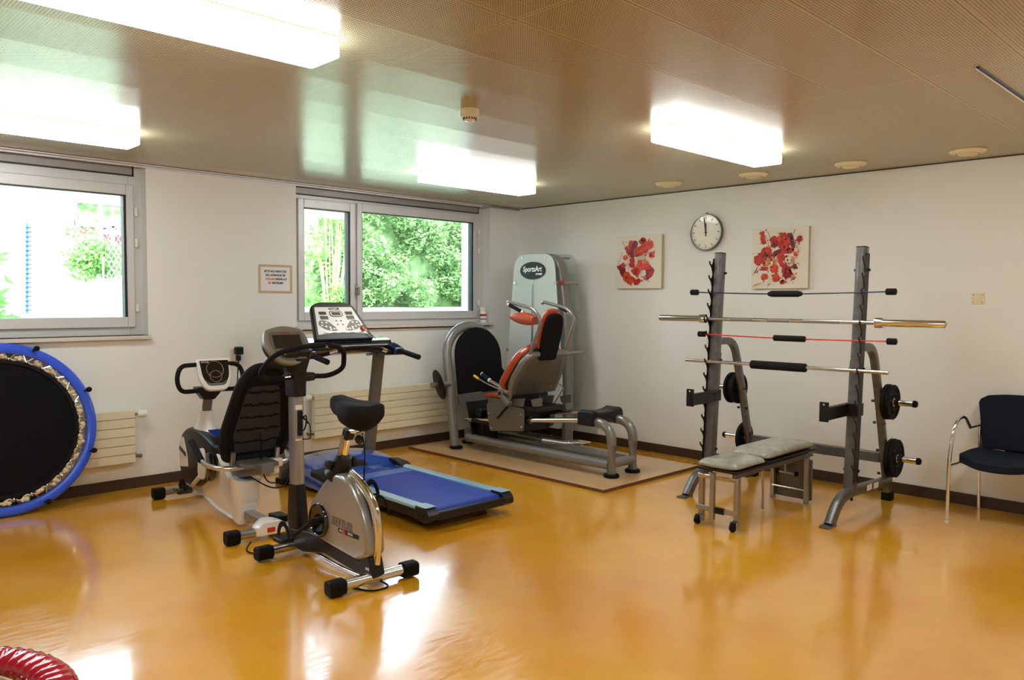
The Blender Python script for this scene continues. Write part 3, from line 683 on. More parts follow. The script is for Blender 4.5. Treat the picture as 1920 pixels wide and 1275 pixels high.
# olympic barbell
t = bar('barbell', 'long chrome barbell with thick sleeves, second from the top', 'barbell'); x = hookx(1.405)
MB().cyl((x, -3.14, 1.406), (x, -4.60, 1.406), .0145).build('shaft', 'chrome_dull', t)
for a, b in ((-3.42, -3.62), (-3.74, -3.92), (-4.02, -4.30)): MB().cyl((x, a, 1.406), (x, b, 1.406), .0152).build('knurling', 'steel_grey', t)
for s, a in ((1, -3.195), (-1, -4.545)):
    o_ = MB().lathe((x, a, 1.406), (0, s, 0), [(.016, 0), (.036, .004), (.037, .012), (.037, .050), (.033, .055), (.033, .060), (.0255, .062), (.0252, .452), (.021, .457), (.012, .457)], n=30).build('sleeve', 'chrome', t)
    MB().lathe((x, a+s*.456, 1.406), (0, s, 0), [(.013, 0), (.013, .003), (.004, .004)]).build('end_bolt', 'steel_grey', o_)
# red flexible rod
t = bar('flexible_bar', 'thin red flexible rod with black grip, third from the top', 'exercise bar'); x = hookx(1.278)
bow = [(x, -3.19+(-4.64+3.19)*k/14, 1.279-.009*math.sin(PI*k/14)) for k in range(15)]
MB().tube(bow, .0050, 10).build('rod', 'red_rod', t)
for a in (-3.128, -4.633):
    MB().lathe((x, a, 1.279), (0, -1, 0), [(.018, 0), (.023, .004), (.023, .060), (.018, .064)]).build('end_weight', 'black_foam', t)
MB().lathe((x, -3.795, 1.271), (0, -1, 0), [(.018, 0), (.023, .005), (.023, .245), (.018, .250)]).build('grip', 'black_foam', t)
# thin barbell with foam pad
t = bar('barbell', 'thinner chrome bar with thick black foam roll, lowest on the rack', 'barbell'); x = hookx(1.06)
MB().cyl((x, -3.02, 1.057), (x, -4.655, 1.062), .0135).build('shaft', 'chrome_dull', t)
for y in (-3.245, -4.42): MB().cyl((x, y, 1.059), (x, y-.014, 1.059), .018).build('collar_ring', 'chrome', t)
MB().lathe((x, -3.618, 1.057), (0, -1, 0), [(.028, 0), (.033, .006), (.033, .440), (.028, .446)]).build('foam_roll', 'black_foam', t)

# ================================================================ BENCH
t = thing('weight_bench', 'low bench with worn grey-green padding in front of the rack', 'bench', (-1.38, -3.87, 0))
yA, yB = -3.725, -4.035
def cushion(x0, x1, z0, zt, n):
    m = MB(); rs = []
    K = 10
    for i in range(K+1):
        f = i/K; x = x0+(x1-x0)*f; e = min(1, math.sin(PI*min(max(f, .001), .999))*3.2)**.4; h = (zt-z0)*(.42+.58*e); yi = .010*(1-e)
        ys0, ys1 = yB-.004+yi, yA+.004-yi
        ring = [(x, ys0, z0), (x, ys0, z0+h*.45), (x, ys0+.014, z0+h*.82), (x, ys0+.055, z0+h*.98), (x, (ys0+ys1)/2, z0+h*1.03), (x, ys1-.055, z0+h*.98), (x, ys1-.014, z0+h*.82), (x, ys1, z0+h*.45), (x, ys1, z0)]
        rs.append(ring)
    m.loft(rs); return m.build(n, 'grey_vinyl', t, sub=2, angle=180)
cushion(-1.955, -1.528, .405, .462, 'seat_cushion')
cushion(-1.524, -.745, .420, .492, 'back_cushion')
MB().lohi((-1.955, yB, .388), (-1.52, yA, .404)).lohi((-1.52, yB, .402), (-.75, yA, .419)).build('cushion_board', 'black_plastic', t, bevel=.003)
for nm, y in (('side_rail', yB+.030), ('side_rail', yA-.030)):
    MB().lohi((-1.93, y-.016, .355), (-.77, y+.016, .387)).build(nm, 'gunmetal', t, bevel=.003)
for x in (-1.905, -.865):
    for y in (yB+.018, yA-.018):
        MB().lohi((x-.020, y-.016, .001 if x > -1 else .045), (x+.020, y+.016, .356)).build('leg', 'steel_grey', t, bevel=.003)
MB().lohi((-1.935, yB+.0, .325), (-1.921, yA-.0, .352)).build('front_brace', 'chrome_dull', t, bevel=.002)
MB().lohi((-1.935, yB+.0, .098), (-1.921, yA+.012, .132)).build('front_brace', 'steel_grey', t, bevel=.002)
MB().lohi((-1.938, -3.935, .093), (-1.918, -3.865, .136)).build('brace_clamp', 'black_plastic', t, bevel=.002)
MB().lohi((-1.953, -3.862, .045), (-1.921, -3.832, .372)).build('adjusting_post', 'steel_grey', t, bevel=.003)
MB().cyl((-1.94, -3.845, .352), (-1.94, -3.79, .352), .008).build('lock_pin', 'chrome', t)
for y in (yB+.018, yA-.018):
    MB().lohi((-1.955, y-.026, .018), (-1.905, y-.019, .062)).lohi((-1.955, y+.019, .018), (-1.905, y+.026, .062)).lohi((-1.925, y-.026, .045), (-1.885, y+.026, .052)).build('wheel_fork', 'steel_grey', t, bevel=.002)
    MB().lathe((-1.955, y-.016, .031), (0, 1, 0), [(.012, 0), (.028, .002), (.030, .006), (.030, .026), (.028, .030), (.012, .032)]).build('wheel', 'black_rubber', t)
MB().cyl((-1.47, -3.86, .372), (-1.66, -3.90, .345), .009).cyl((-1.43, -3.95, .36), (-1.29, -3.88, .012), .009).build('prop_rod', 'steel_grey', t)
MB().lohi((-1.62, -3.93, .300), (-1.50, -3.83, .345)).build('adjust_knob', 'black_plastic', t, bevel=.01)
MB().cyl((-.885, yB+.02, .105), (-.885, yA-.02, .105), .009).build('rear_brace', 'chrome', t)
pn = MB(); pn.lohi((-.842, yB-.012, .020), (-.822, yA+.0, .335)); pn.build('rear_panel', 'panel_grey', t, bevel=.008)
hb = MB(); hb.cyl((-.90, -3.86, .345), (-.90, -3.86, .225), .010).cyl((-.90, -3.80, .225), (-.90, -3.95, .222), .011); hb.build('hinge_bar', 'steel_grey', t)
MB().cyl((-.90, -3.79, .225), (-.90, -3.81, .225), .018).cyl((-.90, -3.94, .222), (-.90, -3.96, .222), .018).build('bar_stop', 'black_rubber', t)

# ================================================================ CHAIR
t = thing('visitor_chair', 'dark blue upholstered chair with chrome frame at the right wall', 'chair', (-.36, -5.22, 0))
ya, yb = -4.945, -5.50
for y, s in ((ya, 1), (yb, -1)):
    arm = fillet([(-.655, y, .012), (-.650, y, .48), (-.605, y-s*.02, .725), (-.40, y-s*.02, .735), (-.30, y-s*.03, .640)], [.25, .13, .12], 8)
    MB().tube(arm, .0125, 12).build('front_leg', 'chrome', t)
    MB().lathe((-.655, y, .001), (0, 0, 1), [(.0135, 0), (.014, .014), (.012, .016)]).build('glide', 'white_plastic', t)
    MB().tube([(-.30, y-s*.03, .640), (-.12, y-s*.045, .640)], .008).build('arm_link', 'chrome', t)
    MB().tube(fillet([(-.055, y-s*.04, .004), (-.115, y-s*.045, .43), (-.11, y-s*.045, .66)], .1), .0125, 12).build('rear_leg', 'chrome', t)
    MB().tube([(-.648, y, .405), (-.115, y-s*.045, .405)], .009).build('seat_rail', 'chrome', t)
def pad(fn, nu, nv, th, name):
    m = MB(); top = []; bot = []
    for i in range(nu+1):
        for j in range(nv+1):
            p, n = fn(i/nu, j/nv); top.append(p+n*th*.5); bot.append(p-n*th*.5)
    k = (nu+1)*(nv+1); vs = top+bot; fs = []
    I = lambda i, j: i*(nv+1)+j
    for i in range(nu):
        for j in range(nv):
            fs.append((I(i, j), I(i+1, j), I(i+1, j+1), I(i, j+1))); fs.append((k+I(i, j), k+I(i, j+1), k+I(i+1, j+1), k+I(i+1, j)))
    for i in range(nu): fs.append((I(i, 0), k+I(i, 0), k+I(i+1, 0), I(i+1, 0))); fs.append((I(i, nv), I(i+1, nv), k+I(i+1, nv), k+I(i, nv)))
    for j in range(nv): fs.append((I(0, j), I(0, j+1), k+I(0, j+1), k+I(0, j))); fs.append((I(nu, j), k+I(nu, j), k+I(nu, j+1), I(nu, j+1)))
    m.add(vs, fs); return m
def seatf(u, v):      # u: back to front, v: across
    yc, hw = -5.225, .262; w_ = hw*(1-.16*abs(2*u-1.05)**3); a = (v-.5)*2
    x = -.165-.49*u*(1-.13*a*a*u) ; z = .450+.012*a*a-.03*max(0, u-.6)**2*6-.014*math.sin(PI*u)
    x -= .0
    return Vector((x, yc+a*w_*(1 if u < .85 else 1-.25*(u-.85)/.15*abs(a)), z)), Vector((0, 0, 1))
pad(seatf, 14, 14, .050, 'seat').build('seat', 'navy_fabric', t, bevel=.018, seg=4, angle=60)
def backf(u, v):
    a = (v-.5)*2; yc = -5.225; hw = .212+.048*u**1.4; z = .475+.39*u
    if u > .86: hw *= 1-.25*((u-.86)/.14)**2
    x = -.145+.055*u+.030*(1-a*a)
    return Vector((x, yc+a*hw, z+(.015*(1-a*a) if u > .8 else 0))), Vector((-1, 0, 0))
pad(backf, 14, 14, .036, 'back').build('backrest', 'navy_fabric', t, bevel=.013, seg=4, angle=60)
MB().lohi((-.10, -5.30, .42), (-.085, -5.15, .60)).build('back_bracket', 'chrome', t, bevel=.003)

# ================================================================ LEG PRESS ON ITS MAT
t = thing('floor_board', 'thin tan board under the leg press machine', 'floor mat', (-1.08, -1.45, 0))
MB().lohi((-1.755, -2.745, .0005), (-.375, -.16, .0265)).build('board_core', 'mat_edge', t)
MB().lohi((-1.7555, -2.7455, .0265), (-.3745, -.1595, .0285)).build('board_top', 'mat_board', t)

t = thing('leg_press', 'grey leg press machine with orange padding and tall weight tower', 'leg press', (-1.15, -1.5, .0285))
Z0 = .0285
XA, XB = -1.345, -1.045
def foot(x, y, nm='foot_disc'): return MB().lathe((x, y, Z0+.0005), (0, 0, 1), [(.066, 0), (.068, .004), (.068, .022), (.058, .028), (.046, .030)], n=28).build(nm, 'black_rubber', t)
for x in (XA, XB):
    MB().tube(fillet([(x, -2.50, Z0+.025), (x, -2.50, .482), (x, -2.15, .485)], .21, 10), .042, 18).build('front_arch', 'gym_grey', t); foot(x, -2.50)
    MB().tube([(x, -.62, .135), (x, -2.48, .130)], .043, 16).build('base_tube', 'gym_grey', t)
MB().tube([(XA, -2.50, .145), (XB, -2.50, .145)], .040, 16).build('cross_tube', 'gym_grey', t)
MB().tube([(XA-.02, -.64, .135), (XB+.05, -.64, .135)], .045, 16).build('cross_tube', 'gym_grey', t)
# second foot and stub near the foot plate
MB().tube([(-1.16, -.42, Z0+.02), (-1.16, -.42, .18)], .044, 16).build('stub_leg', 'gym_grey', t); foot(-1.16, -.42)
# inclined chrome rails and black saddle bracket
def rz(y): return .322+(-y-.709)*.1115
for x in (XA, XB):
    dz = 0 if x < -1.2 else .048
    MB().cyl((x, -.60, rz(-.60)+dz), (x, -2.20, rz(-2.20)+dz), .0235, n=24).build('guide_rail', 'chrome', t)
sb = MB(); rr = []
for x, zt in ((-1.412, .520), (-1.405, .575), (-1.37, .588), (-1.31, .572), (-1.24, .566), (-1.15, .566), (-1.08, .574), (-1.02, .592), (-.985, .580), (-.975, .522)):
    zb = .452 if x < -1.28 or x > -1.11 else .50
    rr.append([(x, -2.165, zb), (x, -2.335, zb), (x, -2.335, zt-.012), (x, -2.32, zt), (x, -2.18, zt), (x, -2.165, zt-.012)])
sb.loft(rr); sb.build('rail_bracket', 'black_plastic', t, bevel=.004)
# carriage
def platepoly(x, pts, r=.02):
    q = [Vector((x, a, b)) for a, b in pts]; o_ = []
    n = len(q)
    for i in range(n):
        a, b, c = q[i-1], q[i], q[(i+1) % n]; d1 = (a-b); d2 = (c-b); k = min(r, d1.length*.4, d2.length*.4)
        p1 = b+d1.normalized()*k; p2 = b+d2.normalized()*k
        for j in range(5): s_ = j/4; o_.append(p1*(1-s_)**2+b*2*s_*(1-s_)+p2*s_*s_)
    return o_
for x in (-1.40, -.985):
    ob = MB().prism(platepoly(x, [(-.975, .45), (-.975, .535), (-1.30, .535), (-1.475, .524), (-1.495, .500), (-1.490, .312), (-1.02, .255)], .03), .010).build('carriage_plate', 'panel_grey', t, bevel=.002)
    b = MB()
    for y, z in ((-1.005, .43), (-1.045, .285), (-1.455, .465), (-1.463, .345)): b.lathe((x-.005, y, z), (-1, 0, 0), [(.012, 0), (.012, .003), (.005, .007), (.001, .008)], n=12)
    b.build('bolt', 'chrome_dull', ob)
MB().lohi((-1.393, -1.45, .29), (-.992, -1.03, .50)).build('carriage_block', 'black_plastic', t, bevel=.01)
for x in (XA, XB):
    MB().cyl((x, -1.47, rz(-1.47)), (x, -1.53, rz(-1.53)), .036).build('rail_bearing', 'black_gloss', t)
for x in (-1.395, -.99):
    MB().prism(platepoly(x, [(-.985, .535), (-.985, .575), (-1.30, .60), (-1.33, .535)], .01), .008).build('seat_bracket', 'panel_grey', t)
    MB().prism(platepoly(x, [(-1.345, .535), (-1.325, .600), (-1.50, .622), (-1.475, .540)], .01), .008).build('seat_bracket', 'panel_grey', t)
    MB().prism(platepoly(x, [(-1.575, .618), (-1.72, .650), (-1.72, .570), (-1.60, .555)], .01), .008).build('seat_bracket', 'panel_grey', t)
MB().lohi((-1.385, -1.66, .500), (-.995, -1.02, .545)).build('seat_frame', 'black_plastic', t, bevel=.01)
MB().tube([(-1.19, -1.52, .20), (-1.02, -1.66, .165), (-.90, -1.75, .165)], .030, 14).build('foot_lock_tube', 'steel_grey', t)
MB().lathe((-1.00, -1.675, .165), (.8, -.6, 0), [(.034, 0), (.038, .004), (.038, .014), (.034, .018)], n=20).build('lock_collar', 'chrome', t)
# seat cushion
def slab(poly_fn, thick): pass
def cush(pts2, plane, th, nm, m='orange_vinyl', bev=.025):
    q = [Vector(plane(a, b)) for a, b in pts2]
    return MB().prism(q, th).build(nm, m, t, bevel=bev, seg=5, angle=60)
def roundpoly(pts, r, n=6):
    q = [Vector((a, b)) for a, b in pts]; o_ = []
    for i in range(len(q)):
        a, b, c = q[i-1], q[i], q[(i+1) % len(q)]; d1 = a-b; d2 = c-b; rr_ = r[i] if isinstance(r, (list, tuple)) else r
        k = min(rr_, d1.length*.48, d2.length*.48); p1 = b+d1.normalized()*k; p2 = b+d2.normalized()*k
        for j in range(n+1): s_ = j/n; o_.append(tuple(p1*(1-s_)**2+b*2*s_*(1-s_)+p2*s_*s_))
    return o_
sq = MB(); rs = []
for k in range(9):
    f = k/8; y = -1.26+(.40)*f; th = .085*(1-.75*f**3); w_ = .235*(1-.12*f*f); zc = .625-.015*f; 
    rs.append([(-1.17+w_*math.copysign(abs(math.cos(a))**.45, math.cos(a)), y, zc-.012*f+th*.5*math.copysign(abs(math.sin(a))**.7, math.sin(a))) for a in [2*PI*i/24 for i in range(24)]])
sq.loft(rs); sq.build('seat_cushion', 'orange_vinyl', t, angle=60)
MB().lohi((-1.36, -1.30, .545), (-.86, -1.262, .66)).build('seat_support', 'black_plastic', t, bevel=.01)
# back pan: tilted plane, u across (x), v up the slope
S_ = Vector((0, -.30, .43)).normalized(); N_ = Vector((0, -.43, -.30)).normalized()*1   # N_ points to the rear, away from the sitter
P0 = Vector((-1.14, -1.30, .62))
def pan(u, v, n=0.0): return P0+Vector((u, 0, 0))+S_*v+N_*n
out = roundpoly([(-.255, .03), (-.345, .14), (-.375, .36), (-.30, .52), (.16, .52), (.245, .44), (.32, .20), (.36, .02)], [.02, .05, .10, .16, .1, .08, .06, .02])
out = roundpoly([(-.27, .02), (-.355, .20), (-.335, .515), (.215, .515), (.335, .20), (.36, .02)], [.02, .12, .13, .10, .12, .02])
MB().prism([pan(a, b, 0) for a, b in out], .030).build('back_pan', 'gym_grey', t, bevel=.010, seg=4)
inn = roundpoly([(-.225, .03), (-.285, .20), (-.270, .470), (.185, .470), (.290, .20), (.31, .03)], [.01, .08, .08, .07, .08, .01])
ob = MB().prism([pan(a, b, .017) for a, b in inn], .006).build('back_panel', 'panel_grey', t, bevel=.002)
b = MB()
for a, c in ((-.17, .44), (.06, .44), (-.20, .09), (.24, .10)): b.lathe(pan(a, c, .018), N_, [(.008, 0), (.007, .005), (.002, .007)], n=10)
b.build('screw', 'chrome_dull', ob)
rimt = [pan(a, b, .0) for a, b in roundpoly([(-.27, .0), (-.355, .20), (-.335, .515), (.215, .515)], [.01, .12, .13, .01])]
MB().tube(rimt, .030, 14, up=tuple(N_)).build('pan_rim', 'gym_grey', t)
# back cushion on the sitter's side
bc = roundpoly([(-.300, .02), (-.400, .10), (-.390, .44), (-.25, .58), (.10, .58), (.28, .44), (.30, .02)], [.04, .08, .16, .12, .12, .12, .04])
MB().prism([pan(a, b, -.075) for a, b in bc], .075).build('back_cushion', 'orange_vinyl', t, bevel=.028, seg=5, angle=60)
MB().prism([pan(a*.94, b*.96+.01, -.028) for a, b in bc], .026).build('cushion_shell', 'black_plastic', t, bevel=.004)
# head rest, closer to upright
HS = Vector((0, -.10, .43)).normalized(); HN = Vector((0, -.43, -.10)).normalized(); HP = Vector((-1.205, -1.585, 1.045))
def hd(u, v, n=0): return HP+Vector((u, 0, 0))+HS*v+HN*n
hp = roundpoly([(-.150, .0), (-.150, .40), (.150, .44), (.150, .0)], [.05, .14, .14, .05], 8)
hpb = roundpoly([(-.120, -.05), (-.140, .22), (-.110, .430), (.110, .430), (.140, .25), (.115, -.05)], [.03, .1, .12, .12, .1, .03], 8)
MB().prism([hd(a*.93, b*.95-.01, .030) for a, b in hpb], .050).build('headrest_shell', 'black_mesh', t, bevel=.022, seg=5, angle=60)
MB().prism([hd(a, b+.005, -.014) for a, b in hpb], .048).build('headrest_cushion', 'orange_vinyl', t, bevel=.024, seg=5, angle=60)
# shoulder pads and handles
for sx, yo in ((-1.425, 0), (-.935, 0)):
    s = -1 if sx < -1.2 else 1
    sp_ = MB(); rs = []
    for k in range(9):
        f = k/8; y = -1.66+.29*f; h = .115*math.sin(PI*(.12+.80*f))**.5; zc = 1.362+.030*f
        rs.append([(sx+.045*s*-1*.2+.062*math.copysign(abs(math.cos(a))**.6, math.cos(a)), y, zc+h*.5*math.copysign(abs(math.sin(a))**.7, math.sin(a))) for a in [2*PI*i/18 for i in range(18)]])
    if s < 0: sp_.loft(rs); sp_.build('shoulder_pad', 'orange_vinyl', t, angle=60)
    hx = -1.425 if s < 0 else -.945
    hp_ = fillet([(hx, -1.575, 1.02), (hx, -1.735, 1.375), (hx, -1.615, 1.475), (hx, -1.30, 1.535), (hx, -1.285, 1.515)], [.10, .07, .02], 6)
    MB().tube(hp_, .0175, 14, up=(1, 0, 0)).build('handle_tube', 'gym_grey', t)
    if s < 0: a, b = Vector((hx, -1.290, 1.510)), Vector((hx+.01, -1.485, 1.435))
    else: a, b = Vector((hx+.02, -1.44, 1.512)), Vector((hx+.03, -1.625, 1.435))
    d = (b-a).normalized()
    ob = MB().lathe(a+d*.02, d, [(.016, 0), (.0175, .003), (.0175, .150), (.016, .153)], n=16).build('grip', 'black_foam', t)
    MB().lathe(a, d, [(.018, 0), (.022, .004), (.022, .022), (.018, .025)], n=16).lathe(b-d*.018, d, [(.018, 0), (.023, .004), (.021, .022), (.014, .026)], n=16).build('grip_end', 'white_plastic', ob)
MB().tube([(-.945, -1.30, 1.53), (-.925, -1.44, 1.512)], .010).build('handle_tube', 'gym_grey', t)
MB().tube([(-1.425, -1.55, 1.40), (-1.30, -1.58, 1.36), (-1.2, -1.62, 1.32)], .014).build('pad_support', 'steel_grey', t)
# adjusting levers beside the seat
xl = -1.45
MB().cyl((xl, -1.22, .70), (xl, -1.345, .672), .030).build('pivot_tube', 'steel_grey', t)
MB().cyl((xl-.035, -1.245, .655), (xl+.05, -1.245, .655), .040).build('pivot_hub', 'gym_grey', t, bevel=.004)
MB().cyl((xl-.037, -1.245, .655), (xl-.042, -1.245, .655), .018).build('hub_plug', 'black_plastic', t)
MB().sweep([(xl, -1.235, .655), (xl, -1.345, .555)], rrect(.05, .062, .01), up=(1, 0, 0)).build('pivot_arm', 'gym_grey', t, bevel=.003)
MB().sweep([(xl+.035, -1.33, .575), (xl+.035, -1.135, .395)], rrect(.010, .022, .002), up=(1, 0, 0)).build('strut', 'black_plastic', t)
MB().cyl((xl, -1.06, .765), (xl, -1.30, .690), .0150).build('lever_tube', 'chrome_dull', t)
ob = MB().cyl((xl, -.955, .818), (xl, -1.065, .764), .0185).build('lever_grip', 'navy_fabric', t)
MB().lathe((xl, -.957, .817), (0, .9, .43), [(.019, 0), (.020, .003), (.018, .010), (.008, .014)], n=16).lathe((xl, -1.055, .769), (0, -.9, -.44), [(.020, 0), (.021, .010), (.016, .016)], n=16).build('grip_end', 'white_plastic', ob)
MB().tube(fillet([(xl-.01, -.90, .775), (xl-.01, -1.03, .733), (xl-.01, -1.18, .698), (xl, -1.24, .69)], .03), .0075, 10).build('release_lever', 'chrome_dull', t)
MB().lathe((xl-.01, -.838, .798), (0, -.92, -.36), [(.006, 0), (.0125, .008), (.0125, .075), (.009, .085)], n=14).build('release_grip', 'yellow_grip', t)
MB().tube(fillet([(-.93, -1.36, .505), (-.93, -1.44, .522), (-.93, -1.55, .665), (-.93, -1.565, .70), (-.93, -1.51, .730)], .02), .0055, 8).build('hook_rod', 'chrome', t)
# foot plate with its arch
AP = Vector((-1.13, -.587, 0)); AS = Vector((0, .1386, .9904)); AN = Vector((0, -.9904, .1386))
def ap(u, v, n=0): return AP+Vector((u, 0, 0))+AS*v+AN*n
arch = [(-.335, Z0+.025), (-.335, .97)]+[(-.335*math.cos(PI*k/16), .97+.318*math.sin(PI*k/16)) for k in range(1, 16)]+[(.335, .97), (.335, .50)]
MB().sweep([ap(a, b, -.02) for a, b in arch], circ(.052, 16, .040), up=tuple(AN)).build('foot_arch', 'gym_grey', t)
foot(-1.465, -.580)
fpo = [(-.290, .52), (-.290, .97)]+[(-.290*math.cos(PI*k/16)+.0, .97+.285*math.sin(PI*k/16)) for k in range(1, 16)]+[(.375, .97), (.375, .62), (.375, .52)]
fpo = [(-.275, .575), (-.275, .97)]+[(.045-.320*math.cos(PI*k/18), .97+.295*math.sin(PI*k/18)) for k in range(1, 18)]+[(.365, .97), (.365, .60)]
fp_ = MB().prism([ap(a, b, .040) for a, b in fpo], .030).build('foot_plate', 'black_rubber', t, bevel=.004)
rb = MB()
for k in range(22):
    v = .615+k*.030
    hw = .315 if v < .97 else .315*math.sqrt(max(0, 1-((v-.97)/.295)**2))
    if hw > .05: rb.box(ap(.045, v, .0565), (2*hw-.03, .004, .008), ax=Matrix((Vector((1, 0, 0)), AN, AS)).transposed())
rb.build('grip_ridge', 'black_foam', fp_)
MB().prism([ap(a, b, .030) for a, b in ((-.275, .465), (-.275, .572), (.30, .572), (.30, .465))], .035).build('plate_beam', 'panel_grey', t, bevel=.004)
MB().prism([ap(a, b, .0) for a, b in roundpoly([(.10, .45), (.10, .84), (.42, .84), (.49, .62), (.49, .45)], [.02, .1, .12, .1, .05], 8)], .05).build('pulley_cover', 'black_plastic', t, bevel=.01)
MB().lohi((-1.37, -.95, .30), (-1.00, -.70, .345)).lohi((-1.30, -.80, .10), (-1.08, -.66, .32)).cyl((-1.33, -.76, .40), (-1.02, -.76, .40), .05).build('dark_boxes', 'black_plastic', t, bevel=.01)  # black boxes and a cylinder filling the dark area below the foot plate
MB().prism([(-1.36, -.72, .16), (-1.02, -.72, .16), (-1.02, -.62, .50), (-1.36, -.62, .50)], .02).build('dark_slab', 'black_plastic', t)  # leaning black slab in the same dark area
# side disc on its axle
MB().cyl((-1.48, -.50, .690), (-1.72, -.50, .690), .028).build('axle', 'gym_grey', t)
MB().lathe((-1.625, -.50, .690), (-.90, .36, -.26), [(.02, -.012), (.150, -.010), (.155, -.004), (.155, .004), (.150, .010), (.02, .012)], n=36).build('side_disc', 'black_rubber', t)
# weight tower
YT = -.84
def shield_outline(x, hb, ht, z0, z1, r):
    pts = roundpoly([(-hb, z0), (-hb*1.0, .75), (-ht, z1), (ht, z1), (hb*1.0, .75), (hb, z0)], [.06, .5, r, r, .5, .06], 8)
    return [Vector((x, YT+a, b)) for a, b in pts]
MB().prism(shield_outline(-.24, .43, .262, .21, 2.05, .12), .006).build('rear_shield', 'clear_shield', t)
ob = MB().prism(shield_outline(-.60, .42, .285, .21, 2.04, .15), .008).build('front_shield', 'frosted_shield', t)
arch = fillet([(-.42, YT-.335, Z0+.003), (-.42, YT-.335, 1.25), (-.42, YT-.20, 2.015), (-.42, YT+.20, 2.015), (-.42, YT+.335, 1.25), (-.42, YT+.335, Z0+.003)], [.9, .16, .16, .9], 10)
MB().sweep(arch, rrect(.075, .125, .022, 3), up=(1, 0, 0)).build('tower_arch', 'gym_grey', t)
rods = [(YT-.285, 1.735), (YT+.285, 1.735), (YT-.395, 1.0), (YT+.395, 1.0), (YT-.17, 2.005), (YT+.17, 2.005)]
for y, z in rods: MB().cyl((-.612, y, z), (-.228, y, z), .011 if z > 2 else .018).build('stand_off', 'steel_grey', t)
MB().cyl((-.55, YT-.285, 1.735), (-.455, YT-.285, 1.735), .024).build('warning_tag', 'orange_vinyl', t)
for y in (YT-.10, YT+.10): MB().cyl((-.42, y, .06), (-.42, y, 1.99), .010).build('guide_rod', 'chrome_dull', t)
ws = MB()
for k in range(14): ws.lohi((-.485, YT-.15, .10+k*.030), (-.355, YT+.15, .127+k*.030))
ws.build('weight_stack', 'black_plastic', t, bevel=.003)
MB().lohi((-.60, YT-.40, Z0+.002), (-.34, YT+.40, .06)).build('tower_base', 'panel_grey', t, bevel=.006)
MB().tube([(-.61, YT+.055, 1.735), (-.61, YT+.055, .75)], .0).build('x', 'chrome', t) if False else None
sl = MB().lohi((-.609, YT+.004, .90), (-.606, YT+.030, 1.738)).build('selector_slot', 'steel_grey', ob, bevel=.001)
MB().lohi((-.6105, YT+.011, .90), (-.6085, YT+.023, 1.725)).build('slot_opening', 'panel_grey', ob)
ov = [Vector((-.608, YT+.013+.187*math.cos(2*PI*k/40), 1.866+.093*math.sin(2*PI*k/40))) for k in range(40)]
bd = MB().prism(ov, .008).build('badge', 'oval_dark', t)
MB().prism([Vector((-.613, YT+.013+.180*math.cos(2*PI*k/40), 1.866+.087*math.sin(2*PI*k/40))) for k in range(40)], .001).build('badge_field', 'oval_dark', bd)
text('SportsArt', .080, (-.6145, YT+.016, 1.880), (0, -1, 0), (0, 0, 1), 'white_ink', bd, xs=.86, shear=.15, outline=.0014)
text('FITNESS', .026, (-.6145, YT-.082, 1.826), (0, -1, 0), (0, 0, 1), 'white_ink', bd, xs=1.0, shear=.15, outline=.001)
MB().lohi((-.36, -1.32, Z0), (-.20, -1.16, Z0+.012)).build('base_wedge', 'cream_plastic', t, bevel=.002)

# ================================================================ UPRIGHT EXERCISE BIKE (local frame: +Y is forward)
def local(t): INV[t.name] = Matrix.Identity(4)
def oval_pts(c, u, v, a, b, n=40):
    c, u, v = Vector(c), Vector(u), Vector(v); return [c+u*a*math.cos(2*PI*k/n)+v*b*math.sin(2*PI*k/n) for k in range(n)]
t = thing('exercise_bike', 'upright exercise bike with silver flywheel housing and black saddle', 'exercise bike', (-4.285, -3.20, 0), 0.0)
local(t)
def crossbar(y, half, z=.052, r=.030, skew=0.0, nm='cross_bar', mt='chrome_dull', cap=.085, xs=0):
    MB().tube([(xs-half, y-skew*-half, z), (xs+half, y-skew*half, z)], r, 18).build(nm, mt, t)
    for s in (-1, 1):
        MB().sweep([(xs+s*(half-cap), y-skew*s*(half-cap), z-.004), (xs+s*(half+.012), y-skew*s*(half+.012), z-.004)], rrect(.082, .078, .022, 4), scale=[1, 1]).build('end_cap', 'black_rubber', t, bevel=.008, seg=3)
crossbar(0, .262, skew=.06)
crossbar(.80, .262)
# housing: side outline inflated across the width
so_ = roundpoly([(.60, .285), (.585, .36), (.40, .535), (.30, .580), (.20, .565), (.085, .465), (.0, .30), (-.012, .17), (.10, .125), (.53, .165), (.60, .215)], [.05, .05, .06, .08, .07, .15, .12, .03, .03, .05, .03], 6)
cen = Vector((.28, .33))
def shell(pts, xs, name, m, c=cen):
    rs = []
    for x, k in xs:
        rs.append([Vector((x, c.x+(a-c.x)*k, c.y+(b-c.y)*k)) for a, b in pts])
    return MB().loft(rs).build(name, m, t, angle=50)
shell(so_, [(-.046, .90), (-.045, .93), (-.038, .975), (-.024, .997), (0, 1.0), (.030, 1.0), (.052, .997), (.068, .975), (.075, .93), (.076, .90)], 'housing', 'silver_paint')
# dark recess line and chrome spine
MB().sweep(fillet([(.015, .235, .572), (.015, .12, .530), (.015, .028, .455), (.015, -.013, .38), (.015, -.02, .27), (.015, -.002, .125)], .08), circ(.031, 16, .020), up=(1, 0, 0)).build('spine_tube', 'chrome', t)
MB().sweep(fillet([(.015, .26, .556), (.015, .12, .508), (.015, .040, .44), (.015, .004, .37), (.015, -.004, .27), (.015, .012, .14)], .08), rrect(.082, .020, .004), up=(1, 0, 0)).build('spine_recess', 'gasket', t)
